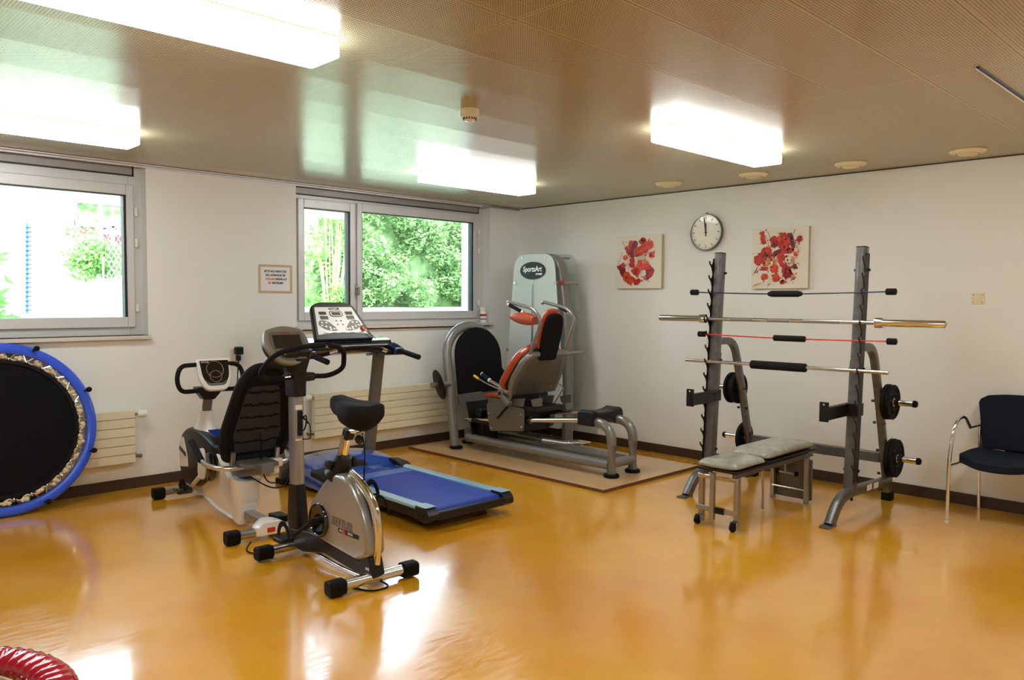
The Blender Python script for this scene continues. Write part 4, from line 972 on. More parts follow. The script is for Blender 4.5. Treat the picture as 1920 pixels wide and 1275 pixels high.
# lower black beam between the cross bars
lb_ = roundpoly([(.86, .035), (.86, .14), (.62, .17), (.50, .165), (.10, .125), (.055, .17), (.0, .165), (-.035, .05), (.02, .03), (.10, .045), (.45, .075), (.62, .045), (.70, .03)], .02, 4)
MB().prism([(.015, a, b) for a, b in lb_], .085).build('base_beam', 'black_plastic', t, bevel=.010, seg=3)
MB().tube(fillet([(.0, .60, .045), (.0, .3, .022), (.0, .04, .030)], .2), .012, 12).build('floor_rail', 'chrome', t)
MB().prism(oval_pts((-.0285, .026, .098), (0, 1, 0), (0, 0, 1), .007, .008, 16), .001).lohi((-.0290, .002, .090), (-.0280, .014, .106)).build('emblem', 'white_ink', t)
# crank, cover and pedals
MB().lathe((-.050, .475, .275), (-1, 0, 0), [(.100, -.02), (.100, 0), (.094, .012), (.086, .014), (.082, .008), (.03, .008)], n=40).build('crank_cover', 'black_gloss', t)
MB().cyl((-.055, .475, .275), (-.105, .475, .275), .020).build('crank_axle', 'black_plastic', t)
def pedal(x, y, z, ang=0):
    p = MB().box((x-.05*(-1 if x > 0 else 1), y, z), (.085, .100, .026)).build('pedal', 'black_plastic', t, bevel=.006)
    xc = x-.05*(-1 if x > 0 else 1)
    lp = [(xc, y+.060*math.cos(a)-.0, z+.012+.080*math.sin(a)) for a in [PI*k/10 for k in range(11)]]
    MB().sweep(lp, rrect(.032, .004, .0015, 2), up=(1, 0, 0)).build('toe_strap', 'black_rubber', p)
    return p
MB().sweep([(-.10, .475, .275), (-.115, .655, .155)], rrect(.014, .032, .004), up=(1, 0, 0)).build('crank_arm', 'black_plastic', t, bevel=.003)
MB().sweep([(.12, .475, .275), (.135, .295, .395)], rrect(.014, .032, .004), up=(1, 0, 0)).build('crank_arm', 'black_plastic', t, bevel=.003)
pedal(-.125, .655, .150); pedal(.145, .295, .400)
MB().cyl((.07, .475, .275), (.125, .475, .275), .020).build('crank_axle', 'black_plastic', t)
# lettering on the housing
xs_ = -.0465
LD = Vector((0, -1, .0)); 
text('KETTLER', .062, (xs_, .235, .300), (0, -1, -.02), (0, -.02, 1), 'outline_ink', t, xs=.86, outline=.0035)
text('KETTLER', .062, (xs_-.0012, .235, .300), (0, -1, -.02), (0, -.02, 1), 'silver_paint', t, xs=.86, outline=-.0012)
lab = MB().prism([(xs_-.0005, a, b) for a, b in roundpoly([(.275, .275), (.275, .250), (.068, .248), (.068, .273)], .011, 5)], .0015).build('model_label', 'black_plastic', t)
text('ERG', .018, (xs_-.0016, .244, .2625), (0, -1, 0), (0, 0, 1), 'white_ink', lab, xs=.9)
MB().cyl((xs_-.0005, .213, .262), (xs_-.0030, .213, .262), .014).build('red_dot', 'red_plastic', lab)
text('METER', .018, (xs_-.0016, .150, .2615), (0, -1, 0), (0, 0, 1), 'white_ink', lab, xs=.9)
# mast
mp = [(.015, .820, .06), (.015, .828, .20), (.015, .835, .42)]
MB().sweep(mp, rrect(.070, .115, .012, 3), up=(0, 1, 0), scale=[.9, 1.15, .9]).build('mast_boot', 'black_plastic', t, bevel=.003)
MB().sweep([(.015, .833, .40), (.015, .842, 1.0)], rrect(.058, .098, .014, 3), up=(0, 1, 0)).build('mast', 'steel_grey', t)
MB().sweep([(.015, .840, .955), (.015, .845, 1.05), (.015, .845, 1.12), (.015, .835, 1.20)], rrect(.085, .128, .020, 3), up=(0, 1, 0), scale=[.98, 1.05, 1.1, 1.2]).build('mast_head', 'black_plastic', t, bevel=.004)
MB().cyl((.035, .81, 1.075), (.115, .80, 1.075), .034, .026).build('clamp_knob', 'black_plastic', t)
MB().lohi((-.012, .788, .995), (.018, .790, 1.025)).build('test_mark', 'paper', t)
MB().lohi((-.018, .783, .880), (.026, .789, .908)).build('socket_sticker', 'paper', t)
MB().lohi((-.018, .787, .690), (.024, .790, .702)).build('lower_sticker', 'cord_beige', t)
MB().lohi((-.008, .772, .72), (.024, .790, .875)).build('ear_clip_holder', 'black_plastic', t, bevel=.006)
loop = [(.02+.012*math.sin(a), .755-.045*math.cos(a)+.02, .80+.042*math.sin(2*a)*.4+.035*math.sin(a)) for a in [2*PI*k/24 for k in range(24)]]
cb = MB().tube(loop, .0045, 8, closed=True); cb.tube(fillet([(.02, .77, .84), (.03, .70, .80), (.03, .69, .71), (.02, .77, .70)], .03), .0030, 8); cb.tube([(.02, .80-.09*math.cos(a), .80+.03*math.sin(a)) for a in [PI*k/12 for k in range(13)]], .004, 8)
cb.build('cable', 'black_rubber', t)
# console
CC = Vector((-.045, .82, 1.270)); CU = Vector((1, 0, 0)); CV = Vector((0, .50, .866)); CN = CU.cross(CV).normalized()
def cp(u, v, n=0): return CC+CU*u+CV*v+CN*n
co = roundpoly([(-.128, .108), (0, .142), (.128, .108), (.155, .0), (.095, -.105), (.0, -.135), (-.095, -.105), (-.155, .0)], [.03, .12, .03, .12, .08, .08, .08, .12], 6)
con = MB().prism([cp(a, b, -.014) for a, b in co], .034).build('console', 'olive_grey', t, bevel=.010, seg=4)
MB().prism([cp(a*.95, b*.95, -.045) for a, b in co], .050).build('console_back', 'black_plastic', t, bevel=.015, seg=3)
bz = roundpoly([(-.105, .090), (.105, .090), (.118, .01), (.075, -.085), (0, -.108), (-.075, -.085), (-.118, .01)], [.01, .01, .06, .05, .06, .05, .06], 5)
MB().prism([cp(a, b, .0045) for a, b in bz], .003).build('bezel', 'panel_grey', con)
MB().prism([cp(a, b, .0075) for a, b in roundpoly([(-.090, .068), (.090, .068), (.092, -.022), (-.092, -.022)], .004)], .003).build('screen', 'lcd', con)
text('KETTLER', .015, cp(0, .079, .0072), CU, CV, 'red_plastic', con)
MB().prism([cp(a, b, .0075) for a, b in roundpoly([(-.080, -.055), (-.03, -.040), (.03, -.040), (.080, -.055), (.045, -.088), (-.045, -.088)], [.01, .03, .03, .01, .03, .03], 5)], .003).build('button_pad', 'black_plastic', con)
MB().prism(oval_pts(cp(0, -.062, .0105), CU, CV, .019, .016), .004).build('red_button', 'red_plastic', con)
MB().prism(oval_pts(cp(-.042, -.060, .0105), CU, CV, .013, .009), .003).prism(oval_pts(cp(.042, -.060, .0105), CU, CV, .013, .009), .003).build('side_button', 'olive_grey', con)
MB().sweep([(.015, .835, 1.11), (.005, .825, 1.24)], rrect(.13, .08, .02), up=(0, 1, 0), scale=[.9, 1.5]).build('console_neck', 'black_plastic', t, bevel=.01)
# handlebars
for s in (-1, 1):
    hb = fillet([(.015, .81, 1.082), (.015+s*.205, .80, 1.070), (.015+s*.285, .755, 1.115), (.015+s*.232, .665, 1.235)]+([(-.085, .60, 1.272), (.020, .505, 1.285)] if s < 0 else [(.160, .620, 1.270), (.100, .590, 1.276)]), [.06, .05, .07, .05], 7)
    MB().tube(hb, .0155, 14).build('handlebar', 'black_foam', t)
    MB().tube([Vector((.015+s*.06, .808, 1.080)), Vector((.015+s*.10, .806, 1.078))], .0165, 14).build('handlebar_ring', 'chrome', t)
# saddle and seat post
MB().sweep(fillet([(.015, .345, .52), (.015, .310, .62), (.015, .33, .655)], .03), circ(.05, 16, .04), up=(1, 0, 0), scale=None).build('post_socket', 'black_plastic', t)
MB().sweep([(.015, .37, .55), (.015, .345, .58), (.015, .305, .665)], circ(.055, 18, .060), up=(1, 0, 0), scale=[1.35, 1.1, .75]).build('socket_shroud', 'black_plastic', t)
MB().lathe((.055, .33, .62), (1, 0, 0), [(.010, 0), (.010, .012), (.030, .016), (.034, .022), (.034, .040), (.028, .044)], n=12).build('clamp_knob', 'black_plastic', t)
MB().lathe((-.030, .35, .620), (-1, 0, 0), [(.010, 0), (.010, .012), (.028, .016), (.030, .022), (.030, .034), (.024, .038)], n=12).build('clamp_knob', 'black_plastic', t)
MB().cyl((.015, .315, .64), (.015, .262, .79), .0200).build('seat_post', 'chrome', t)
MB().cyl((-.005, .322, .66), (-.005, .270, .79), .0150).build('post_scale', 'steel_grey', t)
MB().sweep([(.015, .270, .770), (.015, .250, .825)], rrect(.055, .06, .014), up=(1, 0, 0)).build('saddle_clamp', 'black_plastic', t, bevel=.005)
MB().cyl((.015, .26, .805), (.015, .13, .835), .016).build('saddle_rail', 'chrome', t)
MB().lathe((.015, .17, .79), (0, -.4, -.3), [(.008, 0), (.022, .004), (.024, .03), (.018, .04)], n=12).build('tilt_knob', 'black_plastic', t)
sd_ = MB(); rs = []
for k, (y, hw, zc, th) in enumerate(((.395, .022, .962, .050), (.385, .042, .960, .085), (.35, .056, .956, .105), (.30, .066, .948, .105), (.25, .086, .938, .110), (.20, .112, .930, .120), (.15, .120, .926, .128), (.10, .122, .926, .125), (.065, .108, .934, .100), (.048, .08, .945, .060))):
    ring = []
    for i in range(24):
        a = 2*PI*i/24; cx, cz = math.cos(a), math.sin(a)
        zz = zc+th*.5*math.copysign(abs(cz)**.7, cz)
        if cz > 0 and hw > .09: zz += .012*abs(cx)-.012*(1-abs(cx))
        if cz < 0: zz -= .035*(1-abs(cx))*min(1, hw/.12)
        ring.append((.015+hw*math.copysign(abs(cx)**.75, cx), y, zz))
    rs.append(ring)
sd_.loft(rs); sd_.build('saddle', 'black_foam', t, angle=80)
MB().tube(fillet([(.02, .14, .86), (.03, .12, .70), (.02, .12, .47), (.025, .125, .62)], .02), .0030, 8).build('saddle_cord', 'black_rubber', t)
MB().tube(fillet([(.07, .26, .40), (.14, .22, .45), (.20, .17, .42), (.20, .14, .335)], .05), .006, 10).build('cable', 'black_rubber', t)
MB().tube(fillet([(-.10, .84, .03), (-.20, .90, .006), (-.24, 1.02, .006), (-.16, 1.10, .03)], .1), .005, 8).build('power_cable', 'black_rubber', t)
MB().tube(fillet([(.03, .0, .03), (.06, -.08, .006), (-.06, -.07, .006), (-.10, .05, .006)], .05), .005, 8).build('power_cable', 'black_rubber', t)

# ================================================================ RECUMBENT BIKE
t = thing('recumbent_bike', 'white and black recumbent exercise bike with mesh backrest', 'exercise bike', (-4.27, -2.0, 0), -.06)
local(t)
def rcross(y, half):
    MB().tube([(-half, y, .052), (half, y, .052)], .031, 18).build('cross_bar', 'steel_grey', t)
    for s in (-1, 1): MB().sweep([(s*(half-.075), y, .046), (s*(half+.012), y, .046)], rrect(.082, .084, .022, 4)).build('end_cap', 'black_rubber', t, bevel=.008, seg=3)
rcross(0, .275); rcross(1.49, .262)
MB().loft([[(-.075*k, y, .03+0*k), (-.075*k, y, .085), (-.04*k, y, .115), (.04*k, y, .115), (.075*k, y, .085), (.075*k, y, .03)] for y, k in ((-.045, 1.25), (.0, 1.5), (.05, 1.2), (.09, .7))]).build('rear_hub', 'shell_white', t, bevel=.006, seg=3)
MB().lohi((-.030, -.0475, .048), (.022, -.044, .078)).build('warning_label', 'red_plastic', t)
MB().sweep([(0, .04, .085), (0, .48, .085)], rrect(.070, .058, .006), up=(0, 0, 1)).build('main_beam', 'steel_grey', t)
MB().lohi((.10, .12, .001), (.19, .24, .095)).build('power_adapter', 'black_plastic', t, bevel=.008)
# black drum housing, white side inserts
dr = roundpoly([(1.46, .40), (1.39, .52), (1.24, .585), (1.05, .575), (.86, .545), (.70, .50), (.74, .30), (1.10, .13), (1.38, .13), (1.46, .26)], [.08, .08, .08, .06, .1, .05, .1, .1, .08, .08], 6)
c2 = Vector((1.15, .34))
shell(dr, [(-.088, .90), (-.086, .93), (-.075, .97), (-.05, 1), (.05, 1), (.075, .97), (.086, .93), (.088, .90)], 'drum_housing', 'black_plastic', c2)
for s in (-1, 1):
    ins = roundpoly([(1.425, .37), (1.405, .46), (1.33, .50), (1.25, .36), (1.235, .275), (1.41, .25)], [.03, .05, .03, .05, .01, .03], 5)
    ob = MB().prism([(s*.0885, a, b) for a, b in ins], .008).build('side_insert', 'shell_white', t, bevel=.002)
    MB().prism([(s*.0935, a, b) for a, b in roundpoly([(1.418, .385), (1.405, .415), (1.27, .375), (1.27, .345)], .004)], .002).build('insert_stripe', 'black_plastic', ob)
lv = MB()
for k in range(5): lv.lohi((-.05, .80+.028*k, .556+.006*k), (.05, .812+.028*k, .562+.006*k+.006))
lv.build('vent_louvre', 'blue_gloss', t)
wb_ = roundpoly([(1.36, .14), (1.12, .20), (1.08, .40), (.98, .455), (.84, .47), (.74, .47), (.66, .40), (.50, .315), (.285, .325), (.30, .19), (.335, .115), (.35, .05), (.46, .035), (.75, .05), (1.02, .10), (1.20, .10)], [.03, .1, .05, .05, .04, .04, .06, .04, .015, .04, .04, .02, .04, .1, .1, .05], 5)
shell(wb_, [(-.052, .93), (-.060, .955), (-.068, .985), (-.060, 1), (.060, 1), (.068, .985), (.060, .955), (.052, .93)], 'body_shell', 'shell_white', Vector((.72, .22)))
MB().sweep([(0, .385, .03), (0, .375, .12), (0, .38, .22), (0, .375, .33)], rrect(.165, .150, .03, 4), up=(0, 1, 0), scale=[.85, .82, .95, 1.08]).build('seat_pillar', 'shell_white', t)
# white neck, stem and console
MB().loft([[(x*w_, yc_+y*d_, z) for x, y in circ(1, 20)] for z, yc_, w_, d_ in ((.535, 1.14, .085, .20), (.560, 1.14, .075, .165), (.60, 1.125, .06, .115), (.66, 1.105, .052, .085), (.715, 1.09, .045, .075))]).build('neck', 'shell_white', t)
MB().sweep([(0, 1.085, .70), (0, 1.035, .86)], circ(.034, 16), up=(1, 0, 0)).build('stem', 'panel_grey', t)
MB().loft([[(x, y, z) for x, y in ((-w_, y_+.05), (w_, y_+.05), (w_, y_-.045), (-w_, y_-.045))] for z, y_, w_ in ((.80, 1.06, .038), (.84, 1.05, .070), (.875, 1.04, .095), (.90, 1.03, .10))]).build('stem_bracket', 'black_plastic', t, bevel=.006)
hl = fillet([(-.09, 1.04, 1.062), (-.215, 1.00, 1.062), (-.248, .985, .965), (-.215, .995, .872), (0, 1.03, .872), (.215, .995, .872), (.248, .985, .965), (.215, 1.00, 1.062), (.09, 1.04, 1.062)], .075, 7)
MB().tube(hl, .0165, 14, up=(0, 1, 0)).build('handlebar', 'black_foam', t)
RC = Vector((.035, 1.005, .985)); RV = Vector((0, .36, .933)); RN = CU.cross(RV).normalized()
def rp(u, v, n=0): return RC+CU*u+RV*v+RN*n
ro = roundpoly([(-.125, .120), (.125, .120), (.120, -.04), (.075, -.125), (-.075, -.125), (-.120, -.04)], [.018, .018, .09, .04, .04, .09], 6)
con = MB().prism([rp(a, b, 0) for a, b in ro], .040).build('console', 'shell_white', t, bevel=.009, seg=4)
MB().prism([rp(a, b, .020) for a, b in roundpoly([(-.105, .104), (.108, .104), (.100, -.02), (.060, -.088), (-.060, -.088), (-.098, -.02)], [.006, .006, .06, .02, .02, .06], 5)], .003).build('console_face', 'black_gloss', con)
for cc_, rr_ in (((.0, .035), .062), ((0, -.018), .043)):
    MB().tube([rp(cc_[0]+rr_*math.cos(a), cc_[1]+rr_*math.sin(a), .023) for a in [2*PI*k/40 for k in range(40)]], .0022, 6, closed=True, up=tuple(RN)).build('dial_ring', 'chrome_dull', con)
text('KETTLER', .014, rp(-.066, .092, .0218), CU, RV, 'white_ink', con)
MB().prism([rp(a, b, .0215) for a, b in roundpoly([(-.082, -.045), (-.05, -.070), (.05, -.070), (.082, -.045), (.055, -.085), (-.055, -.085)], .006)], .002).build('button_strip', 'panel_grey', con)
# crank
for s in (-1, 1):
    MB().prism([(s*.105, a, b) for a, b in roundpoly([(.93, .46), (.97, .30), (.95, .235), (.86, .24), (.83, .32), (.84, .44), (.88, .475)], .04, 6)], .022).build('crank_arm', 'shell_white', t, bevel=.007, seg=3)
    MB().lathe((s*.082, .80, .345), (s, 0, 0), [(.105, 0), (.105, .008), (.095, .014), (.02, .014)], n=40).build('crank_disc', 'black_gloss', t)
MB().sweep([(-.112, .92, .26), (-.118, 1.10, .145)], rrect(.014, .036, .004), up=(1, 0, 0)).build('crank_link', 'shell_white', t, bevel=.003)
p = MB().box((-.175, 1.10, .135), (.11, .115, .045)).build('pedal', 'black_gloss', t, bevel=.012)
MB().sweep([(-.175, 1.10+.068*math.cos(a), .135+.055*math.sin(a)) for a in [PI*k/10 for k in range(11)]], rrect(.05, .006, .002), up=(1, 0, 0)).build('toe_strap', 'black_rubber', p)
MB().box((.175, .62, .50), (.11, .115, .045)).build('pedal', 'black_gloss', t, bevel=.012)
# rail, seat, backrest
MB().sweep([(.01, .66, .30), (.01, .03, .445)], rrect(.085, .062, .006), up=(0, 0, 1)).build('seat_rail', 'panel_grey', t, bevel=.003)
MB().lohi((-.10, .10, .44), (.12, .46, .468)).build('seat_carrier', 'panel_grey', t, bevel=.004)
st = MB(); st.loft([[(.02+w_*math.copysign(abs(math.cos(a))**.5, math.cos(a)), y, .515+zz+h*math.copysign(abs(math.sin(a))**.7, math.sin(a))) for a in [2*PI*i/24 for i in range(24)]] for y, w_, h, zz in ((.56, .08, .018, -.02), (.54, .12, .03, -.015), (.48, .16, .038, -.01), (.42, .18, .040, 0), (.36, .185, .040, 0), (.32, .17, .035, 0))])
st.build('seat', 'black_foam', t, angle=70)
BV = Vector((0, -.235, .62)).normalized(); BN = CU.cross(BV).normalized(); BC = Vector((.035, .325, .480))
def bp_(u, v, n=0): return BC+CU*u+BV*v+BN*n
bo_ = roundpoly([(-.190, .0), (-.235, .17), (-.165, .56), (-.09, .672), (.10, .672), (.165, .56), (.235, .17), (.190, .0)], [.03, .1, .08, .08, .08, .08, .1, .03], 6)
br_ = MB().tube([bp_(a, b) for a, b in bo_], .026, 10, closed=True, up=tuple(BN)); br_.build('backrest_frame', 'black_foam', t)
bk = MB().prism([bp_(a, b) for a, b in bo_], .018).build('backrest', 'black_mesh', t)
mi = roundpoly([(-.135, .045), (-.165, .18), (-.115, .50), (-.09, .535), (.09, .535), (.115, .50), (.165, .18), (.135, .045)], .02, 3)
MB().prism([bp_(a, b, .0095) for a, b in mi], .003).build('mesh_panel', 'mesh_grey', bk)
rr = random.Random(2)
for k in range(5):
    v = .125+k*.092; w_ = .150-.0004*k*k*8
    if k == 4: w_ = .125
    pts = [bp_(-w_+2*w_*i/16, v+rr.uniform(-.005, .005)+.004*math.sin(i), .013) for i in range(17)]
    MB().sweep(pts, rrect(.016, .004, .001, 1), up=tuple(BN), scale=[rr.uniform(.6, 1.2) for _ in pts]).build('elastic_band', 'black_rubber', bk)
ub = fillet([(-.268, .62, .565), (-.262, .42, .445), (-.20, .275, .425), (.05, .245, .43), (.27, .275, .425), (.330, .42, .445), (.335, .56, .53)], [.05, .09, .2, .09, .05], 7)
MB().tube(ub, .0165, 14).build('side_handlebar', 'chrome_dull', t)
for xx, y1, z1, y0, z0 in ((-.266, .635, .574, .455, .466), (.334, .58, .542, .45, .462)): MB().cyl((xx, y1, z1), (xx, y0, z0), .0215).build('side_grip', 'black_foam', t)
MB().lohi((.095, .222, .405), (.205, .285, .462)).lohi((.115, .235, .355), (.185, .275, .410)).build('clamp_cover', 'shell_white', t, bevel=.010, seg=3)
MB().sweep([(-.12, .30, .43), (-.12, .28, .53)], rrect(.03, .03, .004), up=(1, 0, 0)).build('back_bracket', 'steel_grey', t)
MB().sweep([(.19, .30, .43), (.19, .28, .53)], rrect(.03, .03, .004), up=(1, 0, 0)).build('back_bracket', 'steel_grey', t)
MB().tube(fillet([(.05, .30, .72), (.055, .22, .60), (.05, .24, .42), (.10, .25, .30), (.25, .35, .26), (.36, .40, .33)], .06), .0045, 8).build('cable', 'black_rubber', t)
MB().tube(fillet([(.0, .3, .35), (.10, .2, .27), (.25, .3, .24), (.4, .5, .3)], .08), .0045, 8).build('cable', 'black_rubber', t)

# ================================================================ TREADMILL
t = thing('treadmill', 'blue treadmill with white-faced console below the hedge window', 'treadmill', (-3.085, -2.640, 0), -.028)
local(t)
for s in (-1, 1):
    MB().lohi((s*.300, .09, .135), (s*.382, 1.55, .158)).build('side_rail', 'rail_blue', t, bevel=.006, seg=3)
    MB().lohi((s*.340, .08, .070), (s*.372, 1.60, .136)).build('deck_frame', 'black_plastic', t, bevel=.004)
    ob = MB().loft([[(s*.293, y, z) for y, z in ((.13, .075), (.02, .062), (-.02, .085), (-.022, .118), (.0, .148), (.03, .160), (.13, .160))], [(s*.388, y, z) for y, z in ((.13, .070), (.02, .058), (-.02, .080), (-.022, .115), (.0, .145), (.03, .158), (.13, .158))]]).build('end_cap', 'black_plastic', t, bevel=.006, seg=3)
    MB().lohi((s*.296, .015, .1585), (s*.384, .135, .166)).build('cap_plate', 'rail_blue', ob, bevel=.003)
    MB().cyl((s*.388, .03, .105), (s*.392, .03, .105), .008).build('cap_screw', 'black_rubber', ob)
    MB().lathe((s*.25, .20, .030), (s, 0, 0), [(.012, 0), (.028, .003), (.029, .012), (.028, .040), (.012, .043)]).build('transport_wheel', 'black_rubber', t)
    MB().lohi((s*.20, .16, .03), (s*.32, .24, .085)).build('foot', 'black_rubber', t, bevel=.01)
bl = MB(); bp2 = [(1.50, .144), (.06, .144)]+[(.045-.036*math.sin(a)+.01, .108+.036*math.cos(a)) for a in [PI*k/8 for k in range(9)]]+[(.10, .072), (1.50, .072)]
bl.prism([(-.296, a, b) for a, b in bp2], .592, center=False)
bo = bl.build('running_belt', 'belt_blue', t)
MB().lohi((-.300, -.018, .070), (.300, .022, .128)).build('rear_cover', 'black_plastic', t, bevel=.008)
for v in bo.data.vertices: pass
MB().lohi((-.294, 1.10, .1445), (.294, 1.24, .1455)).build('belt_stripe', 'belt_mark', bo)
MB().lohi((-.294, 1.100, .1452), (.294, 1.106, .1460)).lohi((-.294, 1.234, .1452), (.294, 1.240, .1460)).build('stripe_line', 'rail_blue', bo)
# motor hood
hr = []
for k in range(15):
    f = k/14; y = 1.52+.50*f; 
    prof = .5+.5*math.sin(PI*min(1, f*1.15)*.5); zt = .155+.100*math.sin(PI*(.08+.84*f))**.6; hw = .425*(1-.25*max(0, f-.7)**2*8)
    row = []
    for j in range(25):
        a = PI*j/24; x = -hw*math.cos(a)
        ye = y - .0
        front = .32*(1-math.sin(a)**.9)*(1-f)      # sides reach back towards the runner
        row.append((x, y-front, .045+(zt-.045)*math.sin(a)**.42))
    row.append((hw, y-.32*(1-f), .045)); row.append((-hw, y-.32*(1-f), .045))
    hr.append(row)
MB().loft(hr).build('motor_hood', 'blue_gloss', t, angle=60)
hr = []
for k in range(9):
    f = k/8; y = 1.40+.22*f; zt = .150+.075*f**.6; hw = .31
    row = [(-hw*math.cos(PI*j/20), y+.0-.0, .12+(zt-.12)*max(.0, math.sin(PI*j/20))**.75) for j in range(21)]
    row += [(hw, y, .10), (-hw, y, .10)]; hr.append(row)
MB().loft(hr).build('hood_lip', 'black_plastic', t)
for s in (-1, 1):
    MB().loft([[(s*.295, y, z) for y, z in ((1.22, .150), (1.45, .150), (1.45, .205), (1.36, .195))], [(s*.42, y, z) for y, z in ((1.18, .10), (1.50, .10), (1.50, .180), (1.34, .170))]]).build('hood_corner', 'black_plastic', t, bevel=.01, seg=3)
    xm = s*.405
    MB().sweep([(xm, 1.955, .02), (xm, 1.94, .10), (xm-s*.0, 1.755, 1.12)], rrect(.108, .045, .010), up=(0, 1, 0)).build('console_post', 'panel_grey', t)
    MB().lohi((xm-.06, 1.85, .002), (xm+.06, 2.02, .045)).build('post_foot', 'black_rubber', t, bevel=.008)
MB().lohi((-.36, 1.5, .03), (.36, 2.0, .06)).build('motor_tray', 'black_plastic', t)
# console
TC = Vector((-.035, 1.71, 1.355)); TV = Vector((0, .22, .28)).normalized(); TN = CU.cross(TV).normalized()
def tp(u, v, n=0): return TC+CU*u+TV*v+TN*n
to = roundpoly([(-.205, .165), (-.13, .208), (.13, .208), (.205, .165), (.278, -.185), (-.278, -.185)], [.03, .1, .1, .03, .02, .02], 6)
con = MB().prism([tp(a, b, -.01) for a, b in to], .045).build('console', 'olive_grey' if False else 'black_plastic', t, bevel=.010, seg=3)
tf = roundpoly([(-.178, .150), (.178, .150), (.238, -.135), (.12, -.118), (-.12, -.118), (-.238, -.135)], [.01, .01, .01, .1, .1, .01], 5)
fc = MB().prism([tp(a, b, .0130) for a, b in tf], .003).build('console_face', 'white_plastic', con)
text('KETTLER', .026, tp(0, .130, .0148), CU, TV, 'ink', fc, outline=.001)
for u, v, w_, h_ in ((-.125, .085, .034, .015), (-.125, .038, .036, .018), (.125, .085, .034, .015), (.125, .038, .036, .018)): MB().prism([tp(a, b, .0158) for a, b in ((u-w_, v-h_), (u+w_, v-h_), (u+w_, v+h_), (u-w_, v+h_))], .003).build('side_display', 'lcd', fc)
MB().prism([tp(.0+.062*math.copysign(abs(math.cos(a))**.6, math.cos(a)), .078+.032*math.copysign(abs(math.sin(a))**.6, math.sin(a)), .0155) for a in [2*PI*k/32 for k in range(32)]], .0025).build('display_ring', 'black_plastic', fc)
MB().prism([tp(.0+.054*math.copysign(abs(math.cos(a))**.6, math.cos(a)), .078+.025*math.copysign(abs(math.sin(a))**.6, math.sin(a)), .0165) for a in [2*PI*k/32 for k in range(32)]], .0025).build('display_inlay', 'white_plastic', fc)
MB().prism([tp(a, b, .0180) for a, b in ((-.040, .062), (.040, .062), (.040, .094), (-.040, .094))], .002).build('centre_display', 'lcd', fc)
for s in (-1, 1):
    kp = roundpoly([(s*.185, .010), (s*.205, -.035), (s*.155, -.085), (s*.075, -.100), (s*.030, -.090), (s*.060, -.055), (s*.100, -.005), (s*.14, .012)], .03, 5)
    if s < 0: kp = kp[::-1]
    MB().prism([tp(a, b, .0155) for a, b in kp], .003).build('key_pad', 'panel_grey', fc)
    ky = MB()
    for a, b in ((.165, -.015), (.125, -.015), (.175, -.045), (.14, -.055), (.105, -.065), (.075, -.080), (.105, -.085), (.050, -.082)): ky.prism(oval_pts(tp(s*a, b, .0185), CU, TV, .0105, .0095, 16), .003)
    ky.build('key', 'white_plastic', fc)
MB().prism(oval_pts(tp(-.022, .005, .0165), CU, TV, .008, .007, 14), .003).prism(oval_pts(tp(.022, .005, .0165), CU, TV, .008, .007, 14), .003).prism(oval_pts(tp(-.022, -.035, .0165), CU, TV, .008, .007, 14), .003).build('small_key', 'panel_grey', fc)
MB().prism(oval_pts(tp(.026, -.035, .0165), CU, TV, .008, .007, 14), .003).build('stop_key', 'ink_red', fc)
mk = MB()
for k in range(5): mk.prism([tp(a, b, .0155) for a, b in ((-.19+k*.085, -.122), (-.15+k*.085, -.122), (-.15+k*.085, -.116), (-.19+k*.085, -.116))], .001)
mk.build('printed_line', 'panel_grey', fc)
MB().loft([[tp(.200+.020*math.cos(2*PI*i/16)*k, -.082+.030*math.sin(2*PI*i/16)*k, n) for i in range(16)] for n, k in ((.014, 1), (.026, 1), (.030, .7))]).build('safety_key', 'orange_vinyl', con)
MB().tube(fillet([tp(.203, -.105, .025), tp(.250, -.16, .03), tp(.29, -.20, .02)], .03), .003, 8).build('safety_cord', 'black_rubber', con)
# console body, arms, hand rail
bd_ = MB(); bd_.loft([[(x, y, z) for y, z in ((1.90, 1.06), (1.90, 1.19), (1.72, 1.225), (1.60, 1.195), (1.56, 1.15), (1.62, 1.10))] for x in (-.43, -.30, 0, .30, .43)])
bd_.build('console_body', 'black_gloss', t, bevel=.015, seg=3)
MB().loft([[(x, y, z+dz) for y, z in ((1.86, 1.19), (1.72, 1.222), (1.60, 1.193), (1.60, 1.185), (1.86, 1.18))] for x, dz in ((-.42, .004), (0, .006), (.42, .004))]).build('console_shelf', 'navy_gloss', t)
for s in (-1, 1):
    ar = MB().loft([[(s*x_, y, z) for x_, z in ((.365, z0), (.47, z0), (.485, (z0+z1)/2), (.455, z1), (.375, z1))] for y, z0, z1 in ((1.92, 1.04, 1.16), (1.75, 1.06, 1.20), (1.58, 1.065, 1.175), (1.46, 1.075, 1.135))])
    ar.build('side_arm', 'navy_gloss', t, bevel=.01, seg=3)
    MB().cyl((s*.425, 1.52, 1.118), (s*.430, 1.20, 1.068), .0225).build('side_handle', 'black_foam', t)
hr_ = fillet([(-.40, 1.60, 1.09), (-.33, 1.48, 1.10), (-.12, 1.40, 1.155), (.12, 1.40, 1.155), (.33, 1.48, 1.10), (.40, 1.60, 1.09)], .10, 7)
MB().tube(hr_, .0175, 14).build('front_handlebar', 'black_foam', t)
for s in (-1, 1):
    MB().cyl((s*.27, 1.45, 1.117), (s*.21, 1.428, 1.134), .0190).build('pulse_sensor', 'chrome', t)

